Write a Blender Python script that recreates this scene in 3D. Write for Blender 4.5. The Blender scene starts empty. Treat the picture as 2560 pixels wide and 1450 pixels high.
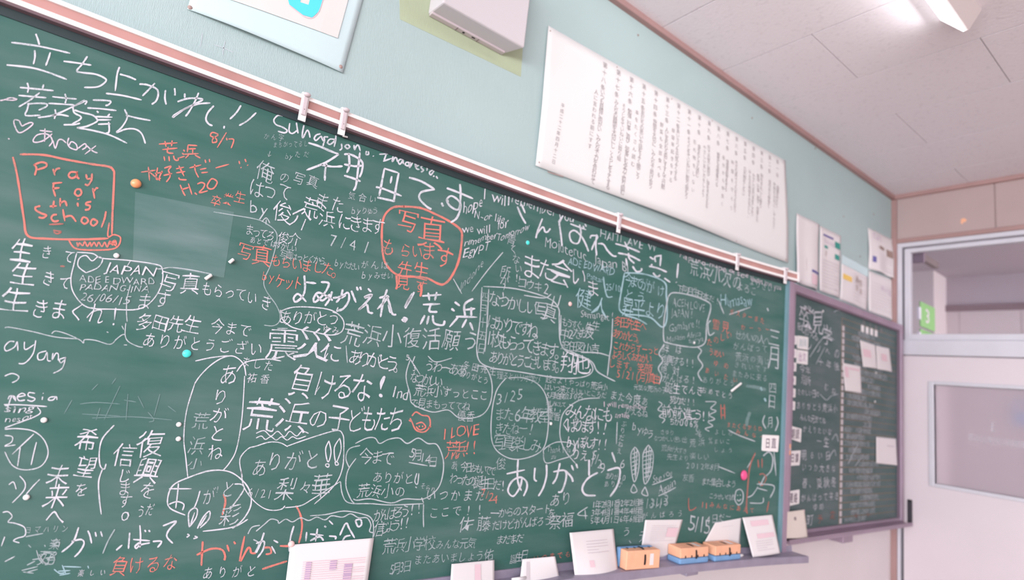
import bpy, bmesh, math, random
import numpy as np
from mathutils import Vector, Matrix
random.seed(7)
S = bpy.context.scene
COL = S.collection

# ------------------------------------------------------------------ camera
CAM = np.array([-4.1258, -1.4389, 1.5])
RGT = np.array([0.78667062, -0.6075128, 0.10989784])
UPV = np.array([-0.18624197, -0.06380767, 0.98042976])
FWD = np.array([0.5886113, 0.79174287, 0.16334])
FPX = 1426.57
cd = bpy.data.cameras.new('camera')
cam = bpy.data.objects.new('camera', cd); COL.objects.link(cam)
cam.matrix_world = Matrix(((RGT[0], UPV[0], -FWD[0], CAM[0]), (RGT[1], UPV[1], -FWD[1], CAM[1]),
                           (RGT[2], UPV[2], -FWD[2], CAM[2]), (0, 0, 0, 1)))
cd.sensor_width = 36; cd.lens = 36 * FPX / 2560; cd.clip_start = 0.02
cd.dof.use_dof = True; cd.dof.focus_distance = 1.32; cd.dof.aperture_fstop = 1.9
S.camera = cam

# ------------------------------------------------------------------ light
W = bpy.data.worlds.new('sky'); S.world = W; W.use_nodes = True
W.node_tree.nodes['Background'].inputs[0].default_value = (0.86, 0.92, 1, 1)
W.node_tree.nodes['Background'].inputs[1].default_value = 1.2
def area(name, loc, tgt, sx, sy, power, color):
    l = bpy.data.lights.new(name, 'AREA'); l.shape = 'RECTANGLE'; l.size = sx; l.size_y = sy
    l.energy = power; l.color = color
    o = bpy.data.objects.new(name, l); COL.objects.link(o); o.location = loc
    o.rotation_euler = (Vector(tgt) - Vector(loc)).to_track_quat('-Z', 'Y').to_euler()
    return o
# daylight through the window band of the left wall and an added fill light inside the room
area('window_daylight', (-8.25, -4.2, 1.9), (-2.6, -3.0, 2.1), 6.4, 1.9, 660, (0.97, 0.98, 1))
area('room_fill', (-5.4, -4.6, 2.75), (-4.2, 0, 1.5), 3.5, 1.6, 34, (0.98, 0.97, 1))
area('corridor_fill', (1.4, -5.0, 2.4), (1.2, 0, 1.8), 2.0, 1.6, 330, (1, 0.97, 0.96))  # added fill, brightens the corridor behind the door glass
S.view_settings.view_transform = 'Standard'; S.view_settings.look = 'None'
S.view_settings.gamma = 1; S.view_settings.use_curve_mapping = False
S.view_settings.exposure = -0.33

# ------------------------------------------------------------------ materials
def mat(name, c, rough=0.6, metal=0.0, spec=0.5, noise=0.0, nscale=6, stretch=None, bump=0.0, bscale=80, bstretch=None,
        emit=None, c2=None, ramp=(0.35, 0.65), detail=4):
    m = bpy.data.materials.new(name); m.use_nodes = True
    nt = m.node_tree; b = nt.nodes['Principled BSDF']
    b.inputs['Base Color'].default_value = (*c, 1); b.inputs['Roughness'].default_value = rough
    b.inputs['Metallic'].default_value = metal; b.inputs['Specular IOR Level'].default_value = spec
    if emit:
        b.inputs['Emission Color'].default_value = (*emit[0], 1); b.inputs['Emission Strength'].default_value = emit[1]
    geo = nt.nodes.new('ShaderNodeNewGeometry')
    def src(st):
        mp = nt.nodes.new('ShaderNodeMapping'); nt.links.new(geo.outputs['Position'], mp.inputs[0])
        if st: mp.inputs['Scale'].default_value = st
        return mp
    if noise or c2:
        n = nt.nodes.new('ShaderNodeTexNoise'); n.inputs['Scale'].default_value = nscale; n.inputs['Detail'].default_value = detail
        nt.links.new(src(stretch).outputs[0], n.inputs[0])
        r = nt.nodes.new('ShaderNodeValToRGB'); nt.links.new(n.outputs[0], r.inputs[0])
        r.color_ramp.elements[0].position = ramp[0]; r.color_ramp.elements[1].position = ramp[1]
        if c2: a, d = c, c2
        else: a, d = tuple(v * (1 - noise) for v in c), tuple(min(1, v * (1 + noise)) for v in c)
        r.color_ramp.elements[0].color = (*a, 1); r.color_ramp.elements[1].color = (*d, 1)
        nt.links.new(r.outputs[0], b.inputs['Base Color'])
    if bump:
        n = nt.nodes.new('ShaderNodeTexNoise'); n.inputs['Scale'].default_value = bscale; n.inputs['Detail'].default_value = 3
        nt.links.new(src(bstretch).outputs[0], n.inputs[0])
        bp = nt.nodes.new('ShaderNodeBump'); bp.inputs['Strength'].default_value = bump; bp.inputs['Distance'].default_value = 0.002
        nt.links.new(n.outputs[0], bp.inputs['Height']); nt.links.new(bp.outputs[0], b.inputs['Normal'])
    return m
M = {}
M['fabric'] = mat('wall_fabric', (0.44, 0.56, 0.565), 0.9, spec=0.15, noise=0.04, nscale=1.6, bump=0.55, bscale=110, bstretch=(9, 1, 0.45))
M['unfaded'] = mat('unfaded_fabric', (0.45, 0.52, 0.365), 0.9, spec=0.15, noise=0.05, nscale=4, bump=0.55, bscale=110, bstretch=(9, 1, 0.45))
M['beige'] = mat('beige_paint', (0.80, 0.74, 0.765), 0.7, noise=0.03, nscale=2)
M['panel'] = mat('panel_paint', (0.47, 0.355, 0.35), 0.7, noise=0.03, nscale=3)
M['crown'] = mat('pink_trim', (0.40, 0.245, 0.235), 0.55, noise=0.05, nscale=5)
M['tile'] = mat('ceiling_tile', (0.86, 0.81, 0.855), 0.95, spec=0.1, c2=(0.80, 0.75, 0.795), nscale=55, ramp=(0.56, 0.70), bump=0.5, bscale=70)
M['joint'] = mat('ceiling_joint', (0.24, 0.19, 0.20), 0.95)
M['alu'] = mat('aluminium', (0.66, 0.655, 0.72), 0.45, metal=0.15, noise=0.03)
M['aluw'] = mat('rail_aluminium', (0.88, 0.86, 0.86), 0.4, spec=0.5)
M['dark'] = mat('dark_gap', (0.05, 0.045, 0.06), 0.8)
M['mauve'] = mat('mauve_aluminium', (0.36, 0.27, 0.35), 0.42, metal=0.25, noise=0.05, nscale=8)
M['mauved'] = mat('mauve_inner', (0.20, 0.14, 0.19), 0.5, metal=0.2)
M['teal'] = mat('teal_edge', (0.16, 0.29, 0.34), 0.45, noise=0.05)
M['tray'] = mat('tray_aluminium', (0.34, 0.305, 0.40), 0.45, metal=0.2, noise=0.08, nscale=20)
M['cork'] = mat('pink_cork', (0.50, 0.27, 0.25), 0.8, noise=0.09, nscale=9, stretch=(1, 1, 1))
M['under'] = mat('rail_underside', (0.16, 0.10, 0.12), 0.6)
M['black'] = mat('black_plastic', (0.012, 0.01, 0.015), 0.5)
M['paper'] = mat('white_paper', (0.78, 0.74, 0.755), 0.85, spec=0.2)
M['poster'] = mat('poster_paper', (0.80, 0.79, 0.79), 0.85, spec=0.2)
M['cream'] = mat('cream_paper', (0.82, 0.74, 0.68), 0.85, spec=0.2)
M['mount'] = mat('pale_cyan_card', (0.60, 0.75, 0.78), 0.85, spec=0.2)
M['cardpaper'] = mat('drawing_paper', (0.74, 0.71, 0.70), 0.85, spec=0.2)
M['cyan'] = mat('cyan_paint', (0.10, 0.70, 0.80), 0.8)
M['pinkline'] = mat('pink_pencil', (0.80, 0.55, 0.66), 0.8)
M['ink'] = mat('grey_ink', (0.32, 0.27, 0.29), 0.9)
M['inkdark'] = mat('dark_violet_ink', (0.14, 0.09, 0.14), 0.9)
M['inkpale'] = mat('pale_ink', (0.60, 0.54, 0.57), 0.9)
M['inkviolet'] = mat('violet_ink', (0.50, 0.36, 0.52), 0.9)
M['inkpink'] = mat('pink_ink', (0.78, 0.58, 0.64), 0.9)
M['inkblue'] = mat('blue_ink', (0.13, 0.12, 0.36), 0.9)
M['inkgreen'] = mat('green_ink', (0.05, 0.33, 0.28), 0.9)
M['inkyellow'] = mat('yellow_ink', (0.85, 0.58, 0.16), 0.9)
M['inkbrown'] = mat('brown_ink', (0.33, 0.23, 0.20), 0.9)
M['white'] = mat('white_plastic', (0.86, 0.83, 0.84), 0.4)
M['box'] = mat('speaker_enamel', (0.60, 0.565, 0.595), 0.45)
M['hook'] = mat('hook_plastic', (0.60, 0.52, 0.55), 0.4)
M['pin'] = mat('pin_metal', (0.40, 0.27, 0.25), 0.4)
M['orange'] = mat('orange_sponge', (0.90, 0.47, 0.30), 0.85, noise=0.05, nscale=30)
M['blue'] = mat('blue_felt', (0.19, 0.36, 0.62), 0.9, noise=0.06, nscale=30)
M['magcyan'] = mat('cyan_magnet', (0.08, 0.78, 0.72), 0.3)
M['magpink'] = mat('pink_magnet', (0.85, 0.10, 0.28), 0.3)
M['magpale'] = mat('pale_pink_magnet', (0.85, 0.58, 0.56), 0.35)
M['magorange'] = mat('orange_magnet', (0.88, 0.35, 0.16), 0.25)
M['signgreen'] = mat('green_sign', (0.20, 0.46, 0.14), 0.5)
M['lampwhite'] = mat('lamp_enamel', (0.70, 0.62, 0.62), 0.5)
M['tube'] = mat('lamp_tube', (0.9, 0.9, 0.9), 0.4, emit=((1, 0.98, 0.98), 4.6))
M['floor'] = mat('floor_wood', (0.50, 0.40, 0.34), 0.4, noise=0.15, nscale=4, stretch=(1, 8, 1))
M['corr'] = mat('corridor_paint', (0.58, 0.52, 0.53), 0.8)
M['corrceil'] = mat('corridor_ceiling_paint', (0.42, 0.37, 0.41), 0.9)
M['linebrown'] = mat('ruled_line_paint', (0.30, 0.18, 0.11), 0.8)
# chalk board green with erased dust
def board_mat(name, base, dust, amt):
    m = bpy.data.materials.new(name); m.use_nodes = True; nt = m.node_tree; b = nt.nodes['Principled BSDF']
    b.inputs['Roughness'].default_value = 0.5; b.inputs['Specular IOR Level'].default_value = 0.35
    g = nt.nodes.new('ShaderNodeNewGeometry')
    def nz(sc, st, rt, det=5):
        mp = nt.nodes.new('ShaderNodeMapping'); mp.inputs['Scale'].default_value = st; mp.inputs['Rotation'].default_value = rt
        nt.links.new(g.outputs['Position'], mp.inputs[0])
        n = nt.nodes.new('ShaderNodeTexNoise'); n.inputs['Scale'].default_value = sc; n.inputs['Detail'].default_value = det
        nt.links.new(mp.outputs[0], n.inputs[0]); return n
    n1 = nz(2.2, (1, 1, 1), (0, 0, 0)); n2 = nz(5, (1, 1, 5), (0, 0.5, 0), 7)
    mx = nt.nodes.new('ShaderNodeMath'); mx.operation = 'MULTIPLY'
    nt.links.new(n1.outputs[0], mx.inputs[0]); nt.links.new(n2.outputs[0], mx.inputs[1])
    r = nt.nodes.new('ShaderNodeValToRGB'); nt.links.new(mx.outputs[0], r.inputs[0])
    r.color_ramp.elements[0].position = 0.14; r.color_ramp.elements[1].position = 0.46
    r.color_ramp.elements[0].color = (*base, 1)
    r.color_ramp.elements[1].color = (*[base[i] * (1 - amt) + dust[i] * amt for i in range(3)], 1)
    nt.links.new(r.outputs[0], b.inputs['Base Color'])
    return m
M['board'] = board_mat('chalkboard_green', (0.034, 0.122, 0.103), (0.36, 0.40, 0.42), 0.20)
M['sideboard'] = board_mat('side_board_green', (0.044, 0.102, 0.098), (0.33, 0.32, 0.36), 0.26)
M['topstrip'] = mat('shaded_top_strip', (0.022, 0.04, 0.046), 0.6)  # dark green strip, partly darkened to paint in the shadow of the rail
def chalk(name, c, cover, under=(0.09, 0.20, 0.18)):
    m = bpy.data.materials.new(name); m.use_nodes = True; nt = m.node_tree; b = nt.nodes['Principled BSDF']
    b.inputs['Roughness'].default_value = 0.95; b.inputs['Specular IOR Level'].default_value = 0.1
    g = nt.nodes.new('ShaderNodeNewGeometry'); n = nt.nodes.new('ShaderNodeTexNoise')
    n.inputs['Scale'].default_value = 420; n.inputs['Detail'].default_value = 2
    nt.links.new(g.outputs['Position'], n.inputs[0])
    n2 = nt.nodes.new('ShaderNodeTexNoise'); n2.inputs['Scale'].default_value = 28; nt.links.new(g.outputs['Position'], n2.inputs[0])
    ad = nt.nodes.new('ShaderNodeMath'); ad.operation = 'ADD'; nt.links.new(n.outputs[0], ad.inputs[0]); nt.links.new(n2.outputs[0], ad.inputs[1])
    r = nt.nodes.new('ShaderNodeValToRGB'); nt.links.new(ad.outputs[0], r.inputs[0])
    m1 = tuple(under[i] * (1 - cover) + c[i] * cover for i in range(3)); lo = cover * 0.5
    m0 = tuple(under[i] * (1 - lo) + c[i] * lo for i in range(3))
    r.color_ramp.elements[0].position = 0.62 / 1; r.color_ramp.elements[1].position = 1.0
    r.color_ramp.elements[0].position = 0.72; r.color_ramp.elements[1].position = 1.06 if False else 1.0
    r.color_ramp.elements[0].color = (*m0, 1); r.color_ramp.elements[1].color = (*m1, 1)
    nt.links.new(r.outputs[0], b.inputs['Base Color']); return m
M['w'] = chalk('white_chalk', (0.66, 0.66, 0.73), 1.0)
M['m'] = chalk('medium_white_chalk', (0.60, 0.62, 0.68), 0.78)
M['f'] = chalk('faint_white_chalk', (0.54, 0.58, 0.63), 0.62)
M['p'] = chalk('pale_pink_chalk', (0.68, 0.58, 0.67), 1.0)
M['o'] = chalk('orange_chalk', (0.70, 0.22, 0.185), 1.0)
M['r'] = chalk('red_chalk', (0.55, 0.14, 0.12), 0.7)
M['b'] = chalk('blue_chalk', (0.42, 0.60, 0.68), 0.8)
M['s'] = chalk('wiped_chalk', (0.32, 0.40, 0.43), 0.45, (0.07, 0.175, 0.155))
M['d'] = mat('pink_crayon', (0.52, 0.58, 0.62), 0.9)

# ------------------------------------------------------------------ object helpers
BASE = {}
def link(o, parent):
    COL.objects.link(o)
    if parent is not None: o.parent = parent; BASE[o.name] = BASE[parent.name]
    return o
def empty(name, loc, label=None, cat=None, group=None):
    o = bpy.data.objects.new(name, None); o.empty_display_size = 0.05; COL.objects.link(o); o.location = loc
    BASE[o.name] = np.array(loc, float)
    tag(o, label, cat, group); return o
def tag(o, label=None, cat=None, group=None, kind=None):
    if label: o['label'] = label
    if cat: o['category'] = cat
    if group: o['group'] = group
    if kind: o['kind'] = kind
    return o
def mesh(name, V, F, m, parent=None, smooth=False, base=None):
    V = np.asarray(V, float).reshape(-1, 3)
    b = BASE[parent.name] if parent is not None else (np.array(base, float) if base is not None else np.zeros(3))
    me = bpy.data.meshes.new(name); me.from_pydata((V - b).tolist(), [], [list(map(int, f)) for f in F]); me.update()
    mats = m if isinstance(m, (list, tuple)) else [m]
    for q in mats: me.materials.append(q)
    if smooth:
        for p in me.polygons: p.use_smooth = True
    o = bpy.data.objects.new(name, me)
    if parent is None: COL.objects.link(o); o.location = b; BASE[o.name] = b
    else: link(o, parent)
    return o
class MB:
    def __init__(s): s.V = []; s.F = []; s.I = []
    def add(s, V, F, mi=0):
        n = len(s.V); s.V += [tuple(v) for v in V]; s.F += [[i + n for i in f] for f in F]; s.I += [mi] * len(F); return s
    def box(s, x0, x1, y0, y1, z0, z1, bev=0.0, mi=0):
        if x0 > x1: x0, x1 = x1, x0
        if y0 > y1: y0, y1 = y1, y0
        if z0 > z1: z0, z1 = z1, z0
        if bev <= 0:
            V = [(x, y, z) for x in (x0, x1) for y in (y0, y1) for z in (z0, z1)]
            return s.add(V, [(0, 1, 3, 2), (4, 6, 7, 5), (0, 4, 5, 1), (2, 3, 7, 6), (0, 2, 6, 4), (1, 5, 7, 3)], mi)
        bm = bmesh.new(); bmesh.ops.create_cube(bm, size=1)
        for v in bm.verts: v.co = Vector(((x0 + x1) / 2 + v.co.x * (x1 - x0), (y0 + y1) / 2 + v.co.y * (y1 - y0), (z0 + z1) / 2 + v.co.z * (z1 - z0)))
        bmesh.ops.bevel(bm, geom=list(bm.edges), offset=bev, segments=2, affect='EDGES', profile=0.5)
        bm.verts.index_update(); V = [tuple(v.co) for v in bm.verts]; F = [[v.index for v in f.verts] for f in bm.faces]; bm.free()
        return s.add(V, F, mi)
    def build(s, name, m, parent=None, smooth=False, base=None):
        o = mesh(name, s.V, s.F, m, parent, smooth, base)
        if any(s.I): o.data.polygons.foreach_set('material_index', s.I)
        return o
def box(name, dims, m, parent=None, bev=0.0, base=None):
    return MB().box(*dims, bev=bev).build(name, m, parent, base=base)
def struct(o, label=None): o['kind'] = 'structure'; return tag(o, label)

# surfaces: photo pixel -> point on a real surface of the room
def rays(px):
    px = np.atleast_2d(np.asarray(px, float))
    return FWD + np.outer((px[:, 0] - 1280) / FPX, RGT) - np.outer((px[:, 1] - 725) / FPX, UPV)
def curve_y(x, off=0.0): return -(0.06 + off + 0.0145 * np.abs(np.clip(x, -6, -1.2) + 3.74) ** 3)
def on_board(px, off=0.0):
    d = rays(px); k = np.full(len(d), 1.4)
    for _ in range(45):
        P = CAM + d * k[:, None]; k = k + (curve_y(P[:, 0], off) - P[:, 1]) / d[:, 1] * 0.8
    return CAM + d * k[:, None]
SIDE_Y = -0.064
def on_plane(y):
    def f(px, off=0.0):
        d = rays(px); return CAM + d * ((y - off - CAM[1]) / d[:, 1])[:, None]
    return f
on_side = on_plane(SIDE_Y); on_wall = on_plane(0.0)
def on_right(px, off=0.0):
    d = rays(px); return CAM + d * ((-off - CAM[0]) / d[:, 0])[:, None]
VPX = np.array([3186.6, 1176.4]); VPZ = np.array([2239.8, -7837.8])

# ------------------------------------------------------------------ glyphs and chalk strokes
GC = {}
def _txt(s, off):
    c = bpy.data.curves.new('glyph', 'FONT'); c.body = s; c.size = 1; c.resolution_u = 2; c.offset = off; c.fill_mode = 'FRONT'
    o = bpy.data.objects.new('glyph', c); COL.objects.link(o)
    dg = bpy.context.evaluated_depsgraph_get(); me = bpy.data.meshes.new_from_object(o.evaluated_get(dg))
    V = np.array([v.co[:2] for v in me.vertices]) if len(me.vertices) else np.zeros((0, 2)); F = [list(p.vertices) for p in me.polygons]
    COL.objects.unlink(o); bpy.data.objects.remove(o); bpy.data.curves.remove(c); bpy.data.meshes.remove(me)
    return V, F
def preload(chars, off=-0.008):
    """all glyphs in one evaluation: one text object per char"""
    todo = [c for c in sorted(set(chars)) if (c, off) not in GC and not c.isspace()]
    obs = []
    for ch in todo:
        c = bpy.data.curves.new('glyph', 'FONT'); c.body = ch; c.size = 1; c.resolution_u = 2; c.offset = off; c.fill_mode = 'FRONT'
        o = bpy.data.objects.new('glyph', c); COL.objects.link(o); obs.append((ch, o, c))
    dg = bpy.context.evaluated_depsgraph_get()
    for ch, o, c in obs:
        me = bpy.data.meshes.new_from_object(o.evaluated_get(dg))
        V = np.array([v.co[:2] for v in me.vertices]) if len(me.vertices) else np.zeros((0, 2))
        GC[(ch, off)] = (V, [list(p.vertices) for p in me.polygons]); bpy.data.meshes.remove(me)
    for ch, o, c in obs: bpy.data.objects.remove(o); bpy.data.curves.remove(c)
def glyph(s, off=-0.008):
    if (s, off) not in GC: GC[(s, off)] = _txt(s, off)
    return GC[(s, off)]
REF = {}
def ref(off=-0.008):
    if 'k' not in REF:
        V, _ = glyph('国', off); REF['k'] = (V.min(0), V.max(0)); V, _ = glyph('H', off); REF['h'] = (V.min(0), V.max(0))
    return REF
class Ink:
    """collects flat writing in photo pixels, then lays it on a surface as one mesh"""
    def __init__(s): s.V = []; s.F = []; s.n = 0
    def put(s, P, F):
        s.V.append(P); s.F += [[i + s.n for i in f] for f in F]; s.n += len(P)
    def char(s, ch, cx, cy, h, a=0.9, jit=0.05, off=-0.008, ax=None):
        if ch.isspace(): return
        V, F = glyph(ch, off)
        if not len(V): return
        R = ref(off); lo, hi = R['k']; sc = 1 / (hi[1] - lo[1])
        if ord(ch) < 128:
            lo2, hi2 = V.min(0), V.max(0); c = np.array([(lo2[0] + hi2[0]) / 2, (R['h'][0][1] + R['h'][1][1]) / 2]); sc *= 1.05
        else: c = (lo + hi) / 2
        Q = (V - c) * sc
        r = random.Random(hash((ch, round(cx), round(cy))) & 0xffff) if False else random.Random(int(cx * 31 + cy * 17 + ord(ch)))
        ph = [r.uniform(0, 6.28) for _ in range(6)]
        Q = Q + jit * np.c_[np.sin(5.3 * Q[:, 1] + ph[0]) * .6 + np.sin(8.7 * Q[:, 0] + ph[1]) * .5,
                            np.sin(5.9 * Q[:, 0] + ph[2]) * .6 + np.sin(9.1 * Q[:, 1] + ph[3]) * .45]
        t = r.gauss(0, jit * 1.2); Q = Q @ np.array([[math.cos(t), math.sin(t)], [-math.sin(t), math.cos(t)]])
        Q[:, 0] += Q[:, 1] * r.uniform(-.2, .5) * jit * 3
        hh = h * (1 + r.gauss(0, jit * .8))
        p = np.array([cx, cy]); ex = VPX - p; ex /= abs(ex[0]); ey = VPZ - p; ey /= abs(ey[1])
        s.put(p + np.outer(Q[:, 0] * hh * a, ex) + np.outer(Q[:, 1] * hh, ey), F)
    def line(s, txt, x0, y0, x1, y1, h, a=0.9, jit=0.05, off=-0.008):
        n = len(txt)
        for i, ch in enumerate(txt):
            t = i / max(1, n - 1); s.char(ch, x0 + (x1 - x0) * t, y0 + (y1 - y0) * t, h * (0.87 if '\u3041' <= ch <= '\u30ff' else 1), a, jit, off)
    def run(s, txt, x0, y0, x1, y1, h, jit=0.05, off=-0.008):
        V, F = glyph(txt, off)
        if not len(V): return
        R = ref(off); H = R['h'][1][1] - R['h'][0][1]
        lo, hi = V[:, 0].min(), V[:, 0].max()
        u = (V[:, 0] - lo) / (hi - lo); v = (V[:, 1] - H / 2) / H
        r = random.Random(int(x0 * 7 + y0)); ph = [r.uniform(0, 6.28) for _ in range(4)]; L = (hi - lo) / H
        v2 = v + jit * 2.2 * (np.sin(u * L * 2.1 + ph[0]) + .6 * np.sin(u * L * 4.7 + ph[1])); u2 = u + jit * 1.4 / L * (np.sin(v * 4 + ph[2]) + np.sin(u * L * 3.3 + ph[3]))
        P = np.c_[x0 + (x1 - x0) * u2, y0 + (y1 - y0) * u2]
        ey = VPZ - P; ey /= np.abs(ey[:, 1:2])
        s.put(P + ey * (v2 * h)[:, None], F)
    def stroke(s, pts, w, closed=False, taper=True):
        P = np.array(pts, float)
        if len(P) > 2:
            Q = []; n = len(P)
            for i in range(n - 1):
                p0 = P[max(0, i - 1)]; p1 = P[i]; p2 = P[i + 1]; p3 = P[min(n - 1, i + 2)]
                for t in (0, .2, .4, .6, .8):
                    Q.append(.5 * ((2 * p1) + (-p0 + p2) * t + (2 * p0 - 5 * p1 + 4 * p2 - p3) * t * t + (-p0 + 3 * p1 - 3 * p2 + p3) * t ** 3))
            Q.append(P[-1]); P = np.array(Q)
        else:
            t = np.linspace(0, 1, 5)[:, None]; P = P[0] * (1 - t) + P[-1] * t
        T = np.gradient(P, axis=0); T /= np.linalg.norm(T, axis=1)[:, None] + 1e-9
        N = np.c_[-T[:, 1], T[:, 0]]; n = len(P); rr = np.random.RandomState(int(abs(P.sum())) % 9999)
        ww = w / 2 * .86 * (1 + rr.uniform(-.16, .16, n))
        if taper: ww[0] *= .7; ww[-1] *= .45
        A = P + N * ww[:, None]; B = P - N * ww[:, None]
        s.put(np.r_[A, B], [[i, i + n, i + 1 + n, i + 1] for i in range(n - 1)])
    def ring(s, cx, cy, rx, ry, w, a0=0.3):
        s.stroke([(cx + rx * math.cos(a0 + t * 6.5 / 9), cy + ry * math.sin(a0 + t * 6.5 / 9)) for t in range(10)], w)
    def build(s, name, m, parent, surf, off=0.0004, label=None, bend=None):
        if not s.V: return None
        P = surf(np.concatenate(s.V), off)
        if bend: P = bend(P)
        o = mesh(name, P, s.F, m, parent)
        if label: o['label'] = label
        return o
# ------------------------------------------------------------------ room shell
H = 3.015
struct(box('floor', (-8.0, 0.0, -9.0, 0.0, -0.1, 0.0), M['floor']))
struct(box('wall_front', (-8.0, 0.0, 0.0, 0.15, 0.0, H), M['beige']))
wf = bpy.data.objects['wall_front']
box('fabric_covering', (-8.0, 0.0, -0.0015, 0.001, 1.98, H), M['fabric'], wf)['label'] = 'light green ribbed fabric covering'
# unfaded patch of the fabric round the speaker (shape read off the wall)
pt = on_wall([(998, -40), (1000, 48), (1302, 192), (1318, -40)], 0.0021)
mesh('unfaded_patch', list(pt) + [p + np.array([0, 0.0008, 0]) for p in pt], [(0, 1, 2, 3), (4, 7, 6, 5), (0, 4, 5, 1), (1, 5, 6, 2), (2, 6, 7, 3), (3, 7, 4, 0)], M['unfaded'], wf)['label'] = 'yellow-green unfaded patch of fabric'
k = Ink()
for s_ in ([(535, 112), (560, 120), (583, 131)], [(563, 103), (559, 120), (557, 138)], [(506, 82), (503, 105), (500, 118)]): k.stroke(s_, 2.6)
k.build('chalk_mark', M['d'], wf, on_wall, 0.0022, 'faint pink chalk cross on the fabric')
struct(MB().box(0.0, 0.15, -9.0, 0.0, 2.68, H + .05).box(0.0, 0.15, -9.0, -1.85, 0.0, 2.68).box(0.0, 0.15, -0.033, 0.0, 0, 2.68).build('wall_right', M['panel']))
wr = bpy.data.objects['wall_right']
for y0, y1 in ((-0.035, -0.536), (-0.542, -1.442), (-1.448, -2.348), (-2.354, -3.254)):
    box('wall_panel', (-0.008, 0.0, y1, y0, 2.712, 2.984), M['panel'], wr, bev=0.002)
mesh('stain', on_right([(2402, 548), (2410, 545), (2417, 549), (2414, 555), (2408, 556), (2406, 561), (2402, 558)], 0.0084), [[0, 1, 2, 3, 4, 5, 6]], M['orange'], wr)['label'] = 'small rust-coloured stain'
# left wall with a window band (outside the frame, lets the daylight in)
struct(MB().box(-8.15, -8.0, -9.0, 0.0, 0, 0.9).box(-8.15, -8.0, -9.0, 0.0, 2.75, H + .05).box(-8.15, -8.0, -0.8, 0, 0.9, 2.75).box(-8.15, -8.0, -9.0, -8.2, 0.9, 2.75)
       .box(-8.15, -8.0, -4.6, -4.4, 0.9, 2.75).build('wall_left', M['beige']))
struct(box('wall_back', (-8.0, 0.0, -9.15, -9.0, 0, H), M['beige']))
for i, (a_, b_) in enumerate(((-4.4, -0.8), (-8.2, -4.6))):
    w_ = MB()
    for z in (0.9, 1.8, 2.71): w_.box(-8.1, -8.05, a_, b_, z, z + .04)
    for q in (0, 1, 2): y = a_ + (b_ - a_ - .04) * q / 2; w_.box(-8.1, -8.05, y, y + .04, 0.9, 2.75)
    struct(w_.build('window_%d' % (i + 2), M['alu']))
# ceiling: backing slab and the tiles, laid in strips with staggered short joints
ce = struct(box('ceiling', (-8.0, 0.0, -9.0, 0.15, H + .001, H + .06), M['joint']))
TP, TL = 0.4335, 0.8665
tile0 = None
for i in range(19):
    x1 = -0.2895 - TP * (i - 1); ph = -0.4215 if i % 2 == 0 else -0.4215 - TL / 2
    yy = ph + TL
    while yy > -9.0:
        ya, yb = yy, yy - TL; yy -= TL
        X0, X1, Y0, Y1 = x1 - TP + .0022, x1 - .0022, max(yb, -8.99) + .0013, min(ya, -0.001) - .0013
        X1 = min(X1, -0.001); X0 = max(X0, -7.99)
        if X1 - X0 < .02 or Y1 - Y0 < .03: continue
        full = abs((X1 - X0) - (TP - .0044)) < 1e-4 and abs((Y1 - Y0) - (TL - .0026)) < 1e-4
        if full and tile0 is not None:
            c = tile0[0].copy(); c.location = (X0 - tile0[1], Y0 - tile0[2], 0); c.parent = ce; COL.objects.link(c)
        else:
            o = box('ceiling_tile', (X0, X1, Y0, Y1, H - .004, H + .0015), M['tile'], ce, bev=0.0012)
            if full: tile0 = (o, X0, Y0)
struct(box('trim_1', (-8.0, 0.0, -0.026, 0.0, 2.987, H), M['crown'], bev=0.003), 'pink picture rail moulding along the green wall')
struct(box('trim_2', (-0.026, 0.0, -9.0, -0.026, 2.984, H), M['crown'], bev=0.003), 'pink moulding along the door wall')
struct(box('trim_3', (-0.010, 0.0, -0.033, 0.0, 0.0, 2.985), M['crown'], bev=0.002), 'pink corner post')
struct(MB().box(-0.012, 0.0, -3.2, -0.034, 2.684, 2.711, bev=.002).build('trim_4', M['crown']), 'pink rail under the lintel panels')
struct(box('baseboard_front', (-8, -0.01, -0.012, 0, 0, 0.1), M['crown']))

# glass
def glass(name, tint, rough, alpha):
    m = bpy.data.materials.new(name); m.use_nodes = True; b = m.node_tree.nodes['Principled BSDF']
    b.inputs['Base Color'].default_value = (*tint, 1); b.inputs['Roughness'].default_value = rough
    b.inputs['Transmission Weight'].default_value = alpha; b.inputs['IOR'].default_value = 1.1; b.inputs['Specular IOR Level'].default_value = 0.6
    return m
M['glass'] = glass('transom_glass', (0.90, 0.88, 0.93), 0.02, 0.97)
M['hazy'] = glass('door_glass', (0.76, 0.70, 0.77), 0.28, 0.75)
# transom window above the door
w1 = struct(empty('window_1', (0.02, -0.9, 2.05)), 'transom window above the sliding door')
for n_, d_ in (('head_track', (-0.006, 0.10, -1.85, -0.034, 2.655, 2.683)), ('jamb', (-0.006, 0.10, -0.060, -0.034, 1.957, 2.655)),
               ('sash_stile', (0.006, 0.045, -0.103, -0.070, 2.05, 2.645)), ('sash_rail', (0.006, 0.045, -1.80, -0.103, 2.052, 2.090)),
               ('sash_rail', (0.006, 0.045, -1.80, -0.103, 2.618, 2.645)), ('transom_bar', (-0.012, 0.10, -1.85, -0.055, 1.957, 2.050))):
    box(n_, d_, M['alu'], w1, bev=0.003)
box('gap', (0.02, 0.09, -0.070, -0.060, 2.05, 2.655), M['dark'], w1)
box('pane', (0.024, 0.030, -1.80, -0.103, 2.09, 2.618), M['glass'], w1)
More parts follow.
